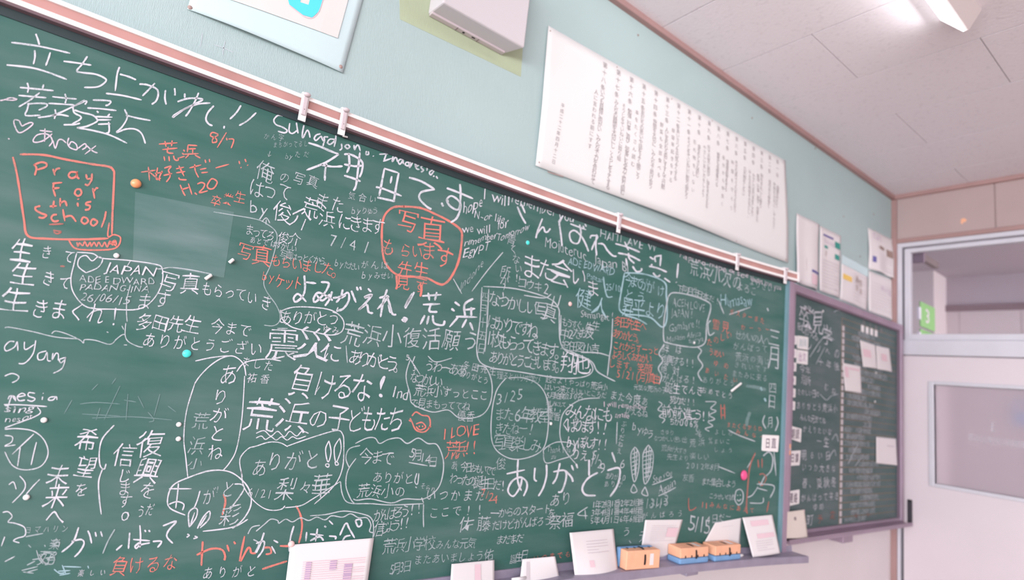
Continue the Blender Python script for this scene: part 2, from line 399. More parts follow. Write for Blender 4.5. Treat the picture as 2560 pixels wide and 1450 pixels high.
# sliding door
d1 = struct(empty('door_1', (0.02, -0.5, 0)), 'pale pink sliding door with a window and black handle')
dp = MB()
DY0, DY1, WY0, WY1, WZ0, WZ1 = -0.062, -1.02, -0.222, -0.80, 1.208, 1.782
dp.box(0.012, 0.048, DY1, DY0, 0.02, WZ0).box(0.012, 0.048, DY1, DY0, WZ1, 1.953).box(0.012, 0.048, WY0, DY0, WZ0, WZ1).box(0.012, 0.048, DY1, WY1, WZ0, WZ1)
dp.build('door_panel', mat('door_paint', (0.735, 0.655, 0.70), 0.5, noise=0.025, nscale=2), d1)
box('second_panel', (0.055, 0.09, -1.84, -0.98, 0.02, 1.953), M['beige'], d1)
for d_ in ((0.004, 0.05, WY0, WY0 + .028, WZ0 - .02, WZ1 + .02), (0.004, 0.05, WY1 - .028, WY1, WZ0 - .02, WZ1 + .02),
           (0.004, 0.05, WY1, WY0, WZ1, WZ1 + .022), (0.004, 0.05, WY1, WY0, WZ0 - .022, WZ0)):
    box('window_moulding', d_, M['alu'], d1, bev=0.003)
pn = box('pane', (0.026, 0.031, WY1, WY0, WZ0, WZ1), M['hazy'], d1)
k = Ink(); k.char('3', 2482, 1068, 26, a=-0.8, jit=0)
k.line('荒浜小学校三年教室', 2428, 1094, 2556, 1112, 17, a=-0.85, jit=0)
M['lettering'] = mat('pane_lettering', (0.58, 0.57, 0.64), 0.7)
k.build('lettering', M['lettering'], d1, on_right, -0.0255, 'pale lettering seen reversed through the pane')
hb = box('handle', (0.006, 0.02, -0.108, -0.082, 0.953, 1.088), M['black'], d1, bev=0.004); hb['label'] = 'black recessed pull handle'
box('finger_slot', (0.0035, 0.008, -0.103, -0.087, 0.965, 1.076), M['dark'], d1, bev=0.002)
struct(MB().box(-0.006, 0.10, -0.049, -0.034, 0, 1.957, bev=.002).build('trim_5', M['alu']), 'aluminium jamb beside the door edge')
struct(box('trim_6', (0.03, 0.09, -0.061, -0.049, 0, 1.957), M['dark']), 'dark gap at the door edge')
# corridor
struct(MB().box(2.5, 2.6, -6, 3, 0, 2.68).build('wall_corridor', M['corr']))
cw = bpy.data.objects['wall_corridor']
for j in range(13):
    y = -4.2 + j * .45; box('wall_panel', (2.49, 2.5, y, y + .446, 0.02, 2.665), M['corr'], cw, bev=.003)
struct(MB().box(2.47, 2.60, -6, 3, 2.66, 2.72).build('trim_7', mat('corridor_beam', (0.20, 0.13, 0.15), 0.7)), 'brown rail along the corridor wall')
struct(MB().box(0.15, 2.6, -6, 3, 3.0, 3.06).box(2.5, 2.6, -6, 3, 2.72, 3.0).build('ceiling_corridor', M['corrceil']))
struct(box('floor_corridor', (0.0, 2.6, -6, 3, -0.1, -0.005), M['floor']))
struct(box('wall_side', (0.0, 0.34, 0.0, 0.15, 0.0, 3.0), M['beige']), 'beige reveal of the next room beside the corridor')
struct(MB().box(0.34, 2.6, 2.9, 3.0, 0, 3.0).box(2.15, 2.5, 0.40, 0.62, 0, 3.0).build('wall_corridor_end', M['corr']))
sg = empty('classroom_sign', (0.15, -0.115, 2.16), 'green classroom number sign with a pale 3 seen through the transom', 'sign')
box('plate', (0.135, 0.40, -0.119, -0.111, 2.160, 2.322), M['signgreen'], sg, bev=.002)
box('mount', (0.101, 0.137, -0.122, -0.108, 2.20, 2.28), M['alu'], sg, bev=.002)
k = Ink(); k.char('3', 2319, 791, 40, a=0.5, jit=0, off=0.01); k.build('numeral', M['inkpale'], sg, on_plane(-0.119), 0.0006, 'pale number 3')
s2 = empty('corridor_plate', (0.2, -0.115, 2.02), 'small green plate hanging just below the green 3 sign', 'sign')
box('plate', (0.135, 0.40, -0.119, -0.111, 2.06, 2.143), M['signgreen'], s2, bev=.002); box('mount', (0.101, 0.137, -0.122, -0.108, 2.08, 2.12), M['alu'], s2, bev=.002)
bk = empty('beam_bracket', (0.25, -0.08, 2.6), 'dark brown bracket at the top left corner of the transom', 'bracket')
box('arm', (0.12, 0.43, -0.135, -0.10, 2.60, 2.645), mat('bracket_brown', (0.16, 0.12, 0.12), 0.6), bk, bev=.004); box('foot', (0.101, 0.125, -0.15, -0.085, 2.57, 2.67), M['mauved'], bk, bev=.003)
bn = empty('notice', (2.48, -0.5, 1.5), 'blue notice on the corridor wall at the right edge of the door window', 'notice')
pn_ = on_right([(2533, 1003), (2575, 1003), (2575, 1066), (2537, 1060)], -2.486)
ny0, ny1, nz0, nz1 = pn_[:, 1].min(), pn_[:, 1].max(), pn_[:, 2].min(), pn_[:, 2].max()
box('sheet', (2.484, 2.4895, ny0, ny1, nz0, nz1), M['blue'], bn); box('border', (2.482, 2.4842, ny0 + .02, ny1 - .02, nz0 + (nz1 - nz0) * .55, nz1 - .02), M['inkpale'], bn)

# ------------------------------------------------------------------ board lamp hung under the ceiling
def at_x(px, X): return on_right([px], -X)[0]
X0 = -1.80; LX = -3.05
A = at_x((2352, 42), X0); R1 = at_x((2408, 79), X0); R2 = at_x((2421, 74), X0); B = at_x((2453, 25), X0)
lp = empty('board_lamp', (-2.4, -0.85, H), 'white trapezoid board lamp with a lit side under the ceiling', 'lamp')
A[2] = H - .004; Bt = np.array([X0, B[1], H - .004])
def prism(prof, xa, xb):
    n = len(prof); V = [(xa, p[1], p[2]) for p in prof] + [(xb, p[1], p[2]) for p in prof]
    return V, [list(range(n))[::-1], list(range(n, 2 * n))] + [[i, (i + 1) % n, (i + 1) % n + n, i + n] for i in range(n)]
ins = np.array([0, -0.012, 0.004])
V_, F_ = prism([A + ins, R1 + ins * .6 + np.array([0, 0, .004]), R2, B, Bt], X0, LX); mesh('housing', V_, F_, M['lampwhite'], lp)
V_, F_ = prism([A, R1, R1 + ins * .6 + np.array([0, 0, .006]), A + ins], X0 + .0, LX); mesh('diffuser', V_, F_, M['tube'], lp)['label'] = 'lit side facing the chalkboard'
V_, F_ = prism([A + ins * .2, R1, R2, B, Bt], X0 + .004, X0); mesh('end_cap', V_, F_, M['lampwhite'], lp)
l = bpy.data.lights.new('board_lamp_light', 'AREA'); l.shape = 'RECTANGLE'; l.size = 1.2; l.size_y = .05; l.energy = 1.2; l.color = (1, .98, .98)
lo = bpy.data.objects.new('lamp_light', l); lo.location = np.array([(X0 + LX) / 2 + 2.4, A[1] + .03 + 0.85, -0.06]); lo.parent = lp; COL.objects.link(lo)
lo.rotation_euler = Vector((0, 1, -.1)).to_track_quat('-Z', 'Y').to_euler()

# ------------------------------------------------------------------ loudspeaker box high on the green wall
sp = empty('wall_speaker', (-3.3, 0, 2.6), 'white metal speaker box on the yellow-green patch of the wall', 'speaker')
q = on_wall([(1068, 38), (1256, 135)], 0.0)
SX0, SX1, SZ = q[0][0], q[1][0], (q[0][2] + q[1][2]) / 2
fr = on_plane(-0.075)([(1302, 104), (1135, 12)]); dep = .078
V_ = [(SX0, -0.002, SZ), (SX1, -0.002, SZ), (SX1 + .03, -dep, SZ + .004), (SX0 + .008, -dep, SZ + .004)]
zt = SZ + .24
V_ = V_ + [(v[0], v[1], zt) for v in V_]
fq = [(0, 3, 2, 1), (4, 5, 6, 7), (0, 1, 5, 4), (1, 2, 6, 5), (2, 3, 7, 6), (3, 0, 4, 7)]
bm = bmesh.new(); vs = [bm.verts.new(v) for v in V_]; [bm.faces.new([vs[i] for i in f]) for f in fq]
bmesh.ops.recalc_face_normals(bm, faces=bm.faces); bmesh.ops.bevel(bm, geom=list(bm.edges), offset=.005, segments=2, affect='EDGES', profile=.5)
bm.verts.index_update(); V_ = [tuple(v.co) for v in bm.verts]; F_ = [[v.index for v in f.verts] for f in bm.faces]; bm.free()
mesh('housing', V_, F_, M['box'], sp)
box('back_plate', (SX0 + .004, SX1 - .004, -0.022, -0.003, SZ - .005, SZ + .01), M['hook'], sp, bev=.002)
for fx in (.34, .62): box('seam', (SX0 + (SX1 - SX0) * fx, SX0 + (SX1 - SX0) * fx + .0012, -0.021, -0.004, SZ - .0062, SZ - .004), M['under'], sp)
box('socket', (SX0 + (SX1 - SX0) * .42, SX0 + (SX1 - SX0) * .42 + .007, -0.016, -0.009, SZ - .0064, SZ - .004), M['black'], sp, bev=.001)
box('socket', (SX0 + (SX1 - SX0) * .54, SX0 + (SX1 - SX0) * .54 + .012, -0.016, -0.011, SZ - .0064, SZ - .004), M['black'], sp, bev=.001)

# ------------------------------------------------------------------ main chalkboard (concave in plan)
BX0, BX1, BZ0, BZ1 = -5.78, -1.703, 0.966, 2.09
cb = empty('chalkboard', (-3.74, -0.06, BZ0), 'long curved green chalkboard covered in white and orange chalk messages', 'chalkboard')
def sweep(prof, xa, xb, n=56):
    """profile of (distance in front of the board curve, z) carried along the curve"""
    xs = np.linspace(xa, xb, n); V = []; F = []; m_ = len(prof)
    for x in xs: V += [(x, curve_y(x, d), z) for d, z in prof]
    for i in range(n - 1): F += [[i * m_ + j, (i + 1) * m_ + j, (i + 1) * m_ + (j + 1) % m_, i * m_ + (j + 1) % m_] for j in range(m_)]
    F += [list(range(m_))[::-1], [(n - 1) * m_ + j for j in range(m_)]]
    return V, F
def sw(name, prof, m, parent, xa=BX0, xb=BX1, n=56):
    V, F = sweep(prof, xa, xb, n); return mesh(name, V, F, m, parent)
sw('board_surface', [(0, BZ0), (0, BZ1), (-.02, BZ1), (-.02, BZ0)], M['board'], cb)['label'] = 'green writing surface'
sw('top_strip', [(0, 2.066), (.003, 2.066), (.003, 2.092), (0, 2.092)], M['topstrip'], cb)['label'] = 'top strip with the rail shadow in its dark colour'
sw('rail_back', [(-.02, 2.088), (.016, 2.0885), (.016, 2.126), (-.02, 2.126)], M['cork'], cb, xb=-1.652)['label'] = 'pink cork strip of the hanging rail'
sw('rail_lip', [(-.02, 2.119), (.021, 2.119), (.021, 2.128), (-.02, 2.128)], M['aluw'], cb, xb=-1.65)
sw('rail_lip', [(-.0, 2.0885), (.021, 2.0885), (.021, 2.0985), (-.0, 2.0985)], M['aluw'], cb, xb=-1.65)
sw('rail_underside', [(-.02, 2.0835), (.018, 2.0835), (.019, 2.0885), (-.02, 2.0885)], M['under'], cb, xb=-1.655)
sw('rail_end', [(-.02, 2.087), (.0215, 2.087), (.0215, 2.1295), (-.02, 2.1295)], M['aluw'], cb, xa=-1.652, xb=-1.648, n=2)
sw('end_frame', [(-.03, BZ0 - .02), (.010, BZ0 - .02), (.010, 2.086), (-.03, 2.086)], M['teal'], cb, xa=-1.703, xb=-1.690, n=3)['label'] = 'blue-grey edge frame'
sw('end_frame', [(-.03, BZ0 - .02), (.014, BZ0 - .02), (.014, 2.086), (-.03, 2.086)], M['mauve'], cb, xa=-1.690, xb=-1.668, n=3)['label'] = 'mauve end frame'
sw('end_frame', [(-.03, BZ0 - .02), (.014, BZ0 - .02), (.014, 2.086), (-.03, 2.086)], M['mauve'], cb, xa=BX0 - .02, xb=BX0, n=2)
sw('chalk_tray', [(0, .975), (.006, .975), (.008, .9535), (.054, .953), (.062, .9535), (.073, .9535), (.076, .951), (.076, .928), (.070, .926), (.0, .926)], M['tray'], cb, xb=-1.625)
for fx in (-2.27, -3.1, -4.4): box('tray_bracket', (fx, fx + .07, curve_y(fx) - .05, curve_y(fx) + .04, .905, .9262), M['tray'], cb, bev=.003)
# body between the curved face and the flat wall
xs = np.linspace(BX0 + .01, -1.70, 30)
V_ = []
for x in xs: V_ += [(x, curve_y(x) + .02, .95), (x, curve_y(x) + .02, 2.12), (x, -.0018, 2.12), (x, -.0018, .95)]
F_ = [[i * 4 + j, (i + 1) * 4 + j, (i + 1) * 4 + (j + 1) % 4, i * 4 + (j + 1) % 4] for i in range(29) for j in range(4)] + [[3, 2, 1, 0], [116, 117, 118, 119]]
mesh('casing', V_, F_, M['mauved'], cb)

# ------------------------------------------------------------------ flat side board
SB = (-1.455, -0.045, 0.965, 2.135)
sb = empty('side_chalkboard', (-0.75, 0, SB[2]), 'small flat chalkboard with ruled lines and mauve frame beside the door', 'chalkboard')
box('board_surface', (SB[0] + .02, SB[1] - .02, SIDE_Y, -0.002, SB[2] + .01, SB[3] - .01), M['sideboard'], sb)
for n_, d_ in (('frame', (SB[0], SB[0] + .046, -.084, -.003, SB[2], SB[3])), ('frame', (SB[1] - .046, SB[1], -.084, -.003, SB[2], SB[3])),
               ('frame', (SB[0] + .046, SB[1] - .046, -.084, -.003, SB[3] - .037, SB[3])), ('frame', (SB[0] + .046, SB[1] - .046, -.080, -.003, SB[2], SB[2] + .018))):
    box(n_, d_, M['mauve'], sb, bev=.003)
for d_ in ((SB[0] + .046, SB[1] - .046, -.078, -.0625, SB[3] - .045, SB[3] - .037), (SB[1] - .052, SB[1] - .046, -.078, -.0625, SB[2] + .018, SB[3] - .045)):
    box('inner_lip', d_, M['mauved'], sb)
tr = MB().box(SB[0] - .03, SB[1] + .0, -.128, -.0845, .945, .958, bev=.002).box(SB[0] - .03, SB[1], -.128, -.121, .958, .966, bev=.001).box(SB[0] - .03, SB[1], -.0845, -.003, .945, .964)
tr.build('chalk_tray', M['mauve'], sb)
bq = on_plane(-.09)([(2110, 1355)])[0]
box('tray_bracket', (bq[0] - .06, bq[0] + .05, -.112, -.003, .908, .945), M['mauve'], sb, bev=.003)
PX = lambda x, z: np.array([x, SIDE_Y, z])
a_ = on_side([(2105, 795), (2240, 850), (2096, 1312), (2240, 1290)])
lx0, lx1 = a_[0][0], SB[1] - .075
zt_, zb_ = a_[0][2], a_[2][2]
rows = 30
for i in range(rows + 1):
    z = zt_ + (zb_ - zt_) * i / rows
    box('ruled_line', (lx0, lx1, SIDE_Y - .0007, SIDE_Y + .001, z - .0012, z + .0012), M['linebrown'], sb)
box('ruled_line', (lx0 - .002, lx0 + .001, SIDE_Y - .0007, SIDE_Y + .001, zb_, zt_), M['linebrown'], sb)
for i in range(1, rows):
    z = zt_ + (zb_ - zt_) * (i + .5) / rows
    nk = box('day_label', (lx0 + .006, lx0 + .030, SIDE_Y - .0012, SIDE_Y + .001, z - .013, z + .013), M['inkpale'], sb)
for i in range(4):
    x = lx0 + .245 + i * .062; z = zt_ - (zt_ - zb_) / rows * .55
    box('heading_label', (x, x + .036, SIDE_Y - .0014, SIDE_Y + .001, z - .019, z + .019), M['white'], sb, bev=.0005)
# ------------------------------------------------------------------ chalk writing on the main board
# strokes traced off the board; each group: (origin x, origin y, scale, chalk, width, strokes); numbers are board readings turned into points on the curved face
A_ = (0, 0, 3.0203); B_ = (640, 0, 3.0203); E_ = (0, 480, 3.0203); F_c = (640, 480, 3.0203); G_ = (1280, 480, 3.0203)
I_ = (0, 960, 2.9594); J_ = (640, 960, 2.9594); K_ = (1280, 960, 2.9594); R_ = (0, 0, 1)
STR = [
 (A_, 'w', 5.2, 'large white strokes 立ち上がれ', """270,255 285,295 298,340|85,320 300,350 530,402|262,378 264,430 252,485|380,395 365,445 345,497|50,490 230,510 360,545 505,600
480,462 580,475 690,492|660,425 620,485 580,535 620,548 720,560 790,590 798,615 740,655 635,660|903,505 885,560 870,688|905,560 970,578 1028,603|800,705 930,722 1070,755
1052,635 1110,640 1180,670 1195,710 1180,760 1145,788|1170,628 1120,680 1075,725|1250,680 1245,740 1255,790|1318,665 1322,700 1320,722
1395,705 1395,740|1340,768 1430,742 1530,750 1470,785 1380,830 1315,870 1312,882 1400,820 1500,785 1590,778|1500,700 1470,770 1430,840 1400,880|1615,798 1570,850 1555,900 1575,935 1605,950
1820,795 1785,850 1735,900|1694,950 1690,972|1935,850 1870,910 1805,948"""),
 (A_, 'w', 4.8, 'large white strokes 若者達よ', """205,625 215,660 208,700|330,638 318,680|150,660 280,672 405,685|140,720 250,730 350,738|300,700 220,760 140,808|215,790 205,830 195,872 305,870|205,785 290,780 350,785 350,805 290,832
395,730 490,740 580,748|490,708 500,745 492,780|365,780 450,785 560,792|640,755 520,820 400,870 285,888|415,825 420,860 410,898|390,875 450,865 520,878|560,800 640,765 655,770 640,790
480,942 560,940 605,930|550,800 560,850 610,880 600,905 545,935|580,965 650,955 720,925 735,905 700,870 620,850 560,830|580,965 700,985 830,1020 960,1082|700,755 830,762 820,790 795,797|660,815 770,822 880,835|730,838 745,852|830,860 810,880|715,880 850,885|730,905 840,905|740,938 835,935|820,920 825,970 820,1000 800,1005
940,825 960,870 955,905 920,960 880,1000 950,975 1020,975 1070,1010 1098,1085|950,870 1040,892 1138,910"""),
 (A_, 'p', 3.8, 'pink heart and name in chalk', """145,910 110,905 108,940 140,1000 190,985 248,938 230,925 190,940 165,950 145,910|300,985 395,995|340,970 338,1030 335,1070|395,1010 330,1060 270,1075 250,1060 280,1020 340,1010 380,1030 395,1070 370,1105|400,1060 418,1120 440,1060 470,1055 500,1080|520,1040 510,1080 530,1115 580,1130 575,1090 540,1070 520,1100|590,1120 640,1085 650,1110 620,1130|725,1100 640,1165|650,1095 700,1140 738,1155|0,760 38,752 80,738 128,750 90,757 40,752|62,1045 72,1052"""),
 (A_, 'o', 6.2, 'orange box outline', """150,1165 330,1170 500,1205 700,1240 820,1258 855,1285 862,1330 850,1600 845,1770|97,1185 125,1300 150,1450 180,1650 210,1780 350,1802 600,1808 820,1800"""),
 (E_, 'o', 4.4, 'orange small bubble and word', """520,365 560,420 640,437 820,435 890,410 910,345 860,322 815,335 825,230|580,380 590,410 600,385 625,405 640,375 660,410 680,380 690,410 710,380 730,410 745,380 770,412 790,380 810,415 830,370 850,400 870,365 880,400|820,400 870,360|830,370 880,410"""),
 (E_, 'r', 5, 'wiped red scribble', """370,245 480,240|400,290 460,300 430,315 405,300|455,560 490,562"""),
 (A_, 'o', 5.6, 'orange chalk Pray For this school', """255,1240 275,1270 262,1325|255,1245 310,1225 350,1235 345,1260 280,1282|400,1275 415,1325|410,1300 430,1275 455,1272|575,1300 535,1300 518,1325 540,1345 575,1330 580,1295 582,1335 600,1350|650,1315 660,1350 690,1345|695,1310 690,1360 665,1398 640,1390
405,1385 403,1430 420,1485|395,1385 470,1378|400,1424 450,1418|575,1430 565,1460 590,1480 615,1460 605,1430 575,1430|700,1420 715,1500|705,1445 730,1420 740,1425
408,1515 400,1570|375,1558 430,1555|455,1495 455,1560|455,1535 480,1520 495,1525 505,1558|585,1530 590,1560|590,1500 592,1508|690,1522 655,1530 650,1545 680,1555 670,1580 640,1585
305,1555 270,1565 270,1585 310,1610 350,1625 325,1645 290,1640|430,1620 400,1625 388,1650 410,1672 445,1665|475,1580 490,1670|487,1640 520,1630 545,1635 575,1675|660,1650 630,1640 615,1670 640,1690 665,1670 655,1645|730,1665 700,1655 685,1685 705,1705 735,1680 725,1660|800,1595 790,1650 765,1718"""),
 (A_, 'o', 4.2, 'orange chalk 荒浜大好きだー 8/7', """1200,1088 1340,1078|1245,1065 1255,1110|1300,1060 1295,1105|1225,1130 1340,1118|1270,1110 1265,1150 1310,1158|1238,1180 1245,1215|1275,1180 1280,1218|1310,1175 1320,1205 1345,1210 1345,1190
1385,1130 1395,1145|1375,1155 1390,1170|1345,1195 1395,1180|1420,1095 1490,1100|1420,1095 1415,1150|1420,1125 1480,1122|1455,1125 1455,1165|1390,1165 1500,1160|1425,1170 1400,1195|1470,1170 1515,1195
1650,1015 1605,1000 1590,1025 1630,1045 1635,1070 1605,1075 1610,1045 1650,1020|1710,1000 1640,1115|1710,1040 1715,1060|1725,1050 1765,1055 1745,1120
1065,1300 1175,1285|1120,1260 1130,1365|1130,1300 1210,1365|1190,1265 1180,1350 1215,1345|1170,1310 1230,1300|1225,1290 1200,1345|1240,1270 1290,1255 1270,1285|1270,1285 1285,1330 1255,1375|1235,1325 1300,1310|1330,1275 1390,1262|1330,1305 1400,1295|1350,1250 1390,1330|1350,1340 1360,1355 1410,1358|1430,1268 1520,1245|1470,1240 1475,1290 1500,1340|1510,1280 1560,1270|1520,1305 1570,1300|1548,1205 1555,1230|1580,1200 1585,1225|1628,1268 1730,1240|1805,1215 1810,1240|1850,1200 1858,1225|1818,1262 1822,1268|1868,1245 1872,1250
1360,1395 1385,1455 1400,1478|1372,1432 1425,1415|1422,1385 1450,1470|1470,1455 1488,1470|1490,1390 1520,1378 1545,1390 1535,1420 1505,1455 1570,1440|1590,1355 1565,1400 1580,1425 1615,1420 1640,1375 1610,1350 1590,1355"""),
 (E_, 'w', 3.4, 'white outline of JAPAN bubble', """580,455 700,465 770,500 960,515 1170,545 1225,580 1220,700 1150,820 1040,885 850,885 660,870 560,770 535,660 560,540 580,460|650,610 590,560 600,500 650,480 695,520 740,490 775,510 740,570 650,610"""),
 (E_, 'm', 3.0, 'white outlines on the left', """35,1025 80,1022 250,1055 420,1095 600,1110|390,1070 420,1050 500,1070 600,1115 630,1140 640,1115 720,1120 830,1150 880,1110 920,1080 945,1075|985,700 960,800 955,900 960,980|950,990 945,1080 970,1130 1040,1165 1080,1172|985,520 960,560|1175,580 1220,580 1300,570 1450,590 1600,620|805,1055 820,1062|920,1010 935,1040|935,1155 960,1155"""),
 (F_c, 'f', 2.8, 'thin white bubble outline', """-320,150 -200,170 0,205 80,240 150,300 155,380 110,550 60,670 80,750 150,850 180,920 175,980 130,1010 60,1005"""),
 (E_, 'w', 3.6, 'white cursive latin letters', """110,1130 70,1130 35,1170 50,1200 110,1170 130,1130 135,1200|185,1130 190,1190 260,1150|270,1120 250,1220 190,1290 140,1295|350,1200 290,1220 290,1265 330,1260 355,1210 360,1270 385,1275|400,1215 395,1265 420,1220 440,1225 440,1275|490,1250 450,1265 460,1290 490,1265 495,1250 470,1330 400,1370|35,1390 90,1370 140,1390 130,1420 90,1440
55,1660 60,1620 90,1540 105,1560 115,1570|60,1565 75,1540 110,1545 118,1580|130,1548 190,1535 165,1520 130,1545 145,1575 190,1570|265,1520 220,1515 215,1540 265,1560 240,1580 205,1570|322,1545 318,1570|325,1518 328,1522|425,1545 380,1550 365,1570 400,1570 425,1545 430,1570|30,1605 180,1608 355,1620"""),
 (I_, 'w', 3.4, 'white numerals and ring at the left edge', """35,335 130,330 250,350 330,420 355,520 300,610 180,635 90,600 35,500|250,370 90,520|150,470 140,540 130,610|270,430 250,510 230,600|35,380 90,390 85,430 35,460 115,450|65,745 100,725 120,780|145,680 185,730 175,790 90,880|295,705 250,750 190,820|35,160 60,165 55,200|35,325 130,290 250,245 300,210 275,170|20,950 60,945 90,980 60,1020 110,1030 180,1060 185,1120 130,1140 100,1160 145,1175|35,1130 10,1200|35,1315 110,1275"""),
 (I_, 'f', 3.4, 'smudged white scribbles', """190,1130 240,1120 320,1105|200,1340 260,1310|160,1380 280,1350|270,1230 290,1300|240,1300 300,1290|290,1260 330,1320 390,1330 400,1270 340,1250 300,1290 350,1340|380,1180 440,1200|390,1160 430,1150|210,1190 230,1210|330,1190 335,1205|170,1390 250,1400|400,1180 440,1170 430,1210|300,1240 420,1250 350,1300 410,1300|190,1395 280,1370"""),
 (I_, 'b', 3.6, 'pale blue chalk strokes', """400,1370 440,1400 480,1395|470,1350 600,1355|430,1385 520,1380|460,1340 490,1410|520,1400 440,1415|650,1345 656,1365"""),
 (I_, 'w', 4.0, 'white long curves between the columns', """845,305 760,400 735,500 740,600 770,630 785,590|760,625 730,720 735,850 750,965"""),
 (I_, 'w', 3.4, 'white oval round ありがとね', """2080,-170 1970,-185 1815,-160 1750,-90|1440,0 1380,200 1360,400 1375,550 1390,695|1810,-60 1790,250 1750,480 1700,580 1650,640|1440,-2 1480,-60 1560,-140 1650,-195 1730,-205 1800,-150 1820,-60|1445,-170 1560,-195 1690,-210"""),
 (I_, 'w', 4.0, 'white oval round ありがとう彩', """1370,970 1260,920 1240,850 1280,750 1400,690 1560,640 1700,650 1800,720 1850,800 1855,900 1800,1000 1720,1070|1500,1090 1720,1060 1835,1000|1250,775 1418,775|1320,735 1315,800 1300,920|1250,890 1310,870 1360,890 1350,935|1480,790 1460,860 1435,920|1735,740 1790,745 1800,790 1700,930|1700,910 1780,890|1400,1060 1395,960 1430,920 1460,930 1450,990 1400,1060|1410,1040 1440,950|1460,1070 1500,990 1550,940 1545,1000 1480,1065|1480,1050 1530,970|1385,1110 1400,1120 1380,1135|1440,1125 1460,1135 1430,1145"""),
 (I_, 'w', 5.0, 'large white strokes がんばって', """530,1165 600,1150 622,1180 590,1240 550,1280|582,1060 540,1170 455,1245|650,1085 665,1120 678,1180|705,1095 712,1130|745,1090 757,1130|860,1230 905,1190|960,1100 955,1160 950,1220|1035,1045 1040,1130 1035,1210|985,1150 1110,1160|1035,1170 1000,1200 1010,1215 1040,1190 1110,1175|1070,1080 1080,1095|1100,1080 1110,1095|1130,1165 1195,1165 1165,1210|1205,1050 1305,1015 1250,1080 1235,1130 1280,1180"""),
 (I_, 'f', 4.0, 'faint stroke', """850,1075 800,1160 760,1255"""),
 (I_, 'o', 6.0, 'orange strokes がんば', """1455,1265 1560,1220 1640,1225 1665,1270 1660,1305|1500,1165 1495,1250 1490,1345|1680,1190 1695,1240|1730,1165 1742,1185|1810,1125 1775,1310 1830,1220 1850,1215 1860,1250 1894,1250|1655,815 1668,870 1645,970|1635,1000 1638,1003
2190,900 2220,960 2235,1040 2225,1120 2210,1180|1940,1370 2030,1340 2125,1310|1945,1215 1995,1210 2005,1250 1965,1260|2070,1198 2165,1200"""),
 (J_, 'w', 3.2, 'white bubble round ありがと', """-100,690 -120,560 -60,480 0,460 100,430 180,435 235,465|230,460 400,400 590,345 640,370 650,450 640,620 580,750 430,890|-110,640 -90,760 -20,860 60,920 130,935 190,925 215,900|215,915 330,900 420,850 625,720"""),
 (J_, 'w', 3.0, 'white zigzag underline', """0,365 60,345 110,385 160,350 210,390 250,350 300,385 340,350 390,365|0,400 40,385 70,410 110,390 150,415 190,390 230,415 270,390 310,405 370,385"""),
 (J_, 'w', 3.4, 'white leaf-shaped exclamation marks', """540,420 515,480 525,560 540,570 555,500 540,420|620,400 580,470 585,560 600,570 630,480 620,400|520,590 515,605 535,615 540,595 520,590|585,575 590,600 610,595 600,575"""),
 (J_, 'm', 3.4, 'white scalloped cloud outline', """735,440 820,400 880,400 915,440 980,410 1060,400 1120,440 1200,400 1270,440 1340,450 1385,560 1380,680 1340,780 1240,850 1100,850 1000,880 850,850 750,860 720,850|770,455 690,480 665,550 690,620|740,550 680,640 665,750 700,850 730,885|625,720 640,820 690,880 850,885 1000,895 1240,885|1240,890 1238,970 1240,1060|1225,840 1240,880|1130,580 1270,605|1285,605 1330,610|1190,660 1175,720 1195,740 1205,660|1180,760 1190,770"""),
 (J_, 'm', 3.4, 'white scalloped line round がんばっぺ', """0,1090 60,1040 110,1000 160,1010 170,1030 220,1000 270,1020 330,990 390,1010 450,985 510,1005 560,975 640,985 700,960 760,990 820,990 850,1040 840,1090 870,1100|400,975 520,965 650,940 780,960 850,990 870,1060 865,1140|-60,1110 -30,1060 30,1045|-20,1150 20,1180 -10,1250"""),
 (J_, 'w', 5.2, 'large white strokes がんばっぺ', """0,1180 60,1165 50,1230 10,1285|60,1100 30,1190 0,1250|115,1200 145,1255|130,1155 165,1175|280,1050 255,1140 245,1240|375,1095 368,1165|400,1110 500,1120|455,1070 440,1165|400,1160 470,1130 500,1160|505,1050 520,1060|540,1010 570,1040|540,1125 590,1130 585,1150|620,1120 665,1030 690,1070 730,1140|735,1010 755,1055 780,1040 775,1005 745,1005 735,1020|640,1165 660,1130 700,1120"""),
 (F_c, 'o', 6.4, 'orange ring', """1140,110 1040,115 970,180 950,300 960,480 1000,570 1080,630 1200,640 1290,650 1370,690 1420,695 1475,640 1530,520 1555,350 1540,280 1450,215 1340,160 1240,120 1100,108|1240,690 1250,740 1240,790|1060,620 1065,700 1058,735"""),
 (B_, 'w', 4.6, 'white chalk signature along the top', """205,875 165,872 135,905 150,940 200,960 235,985 215,1003 165,990|255,930 250,990 275,1008 310,985|305,925 312,975 318,1008|362,945 350,1010 355,1040 385,985 400,1000 408,1040|487,1010 455,1020 440,1045 455,1060 490,1030 500,1050 515,1070|545,1035 515,1035 518,1060 510,1085 505,1105|600,1055 560,1050 540,1075 560,1090 600,1060|605,1010 600,1060 590,1110|645,1085 648,1120 630,1135|690,1090 672,1105 690,1122 708,1108 692,1090|740,1095 745,1130 760,1100 775,1100 788,1142|835,1140 830,1165 850,1165 848,1142|885,1175 888,1182|930,1165 1010,1160|985,1160 965,1215|960,1218 1025,1195|1035,1180 1030,1220 1050,1190 1060,1190 1068,1222|1105,1195 1075,1215 1085,1240 1105,1215 1108,1170 1112,1240|1140,1222 1125,1240 1145,1252 1158,1235 1142,1222|1165,1220 1160,1265 1185,1225 1200,1230 1208,1270|1210,1260 1240,1235 1215,1225 1210,1270 1235,1280|1265,1245 1245,1265 1265,1285 1245,1300|1295,1255 1290,1290|1340,1280 1310,1300 1320,1320 1345,1290|1340,1325 1345,1335|1360,1330 1372,1350"""),
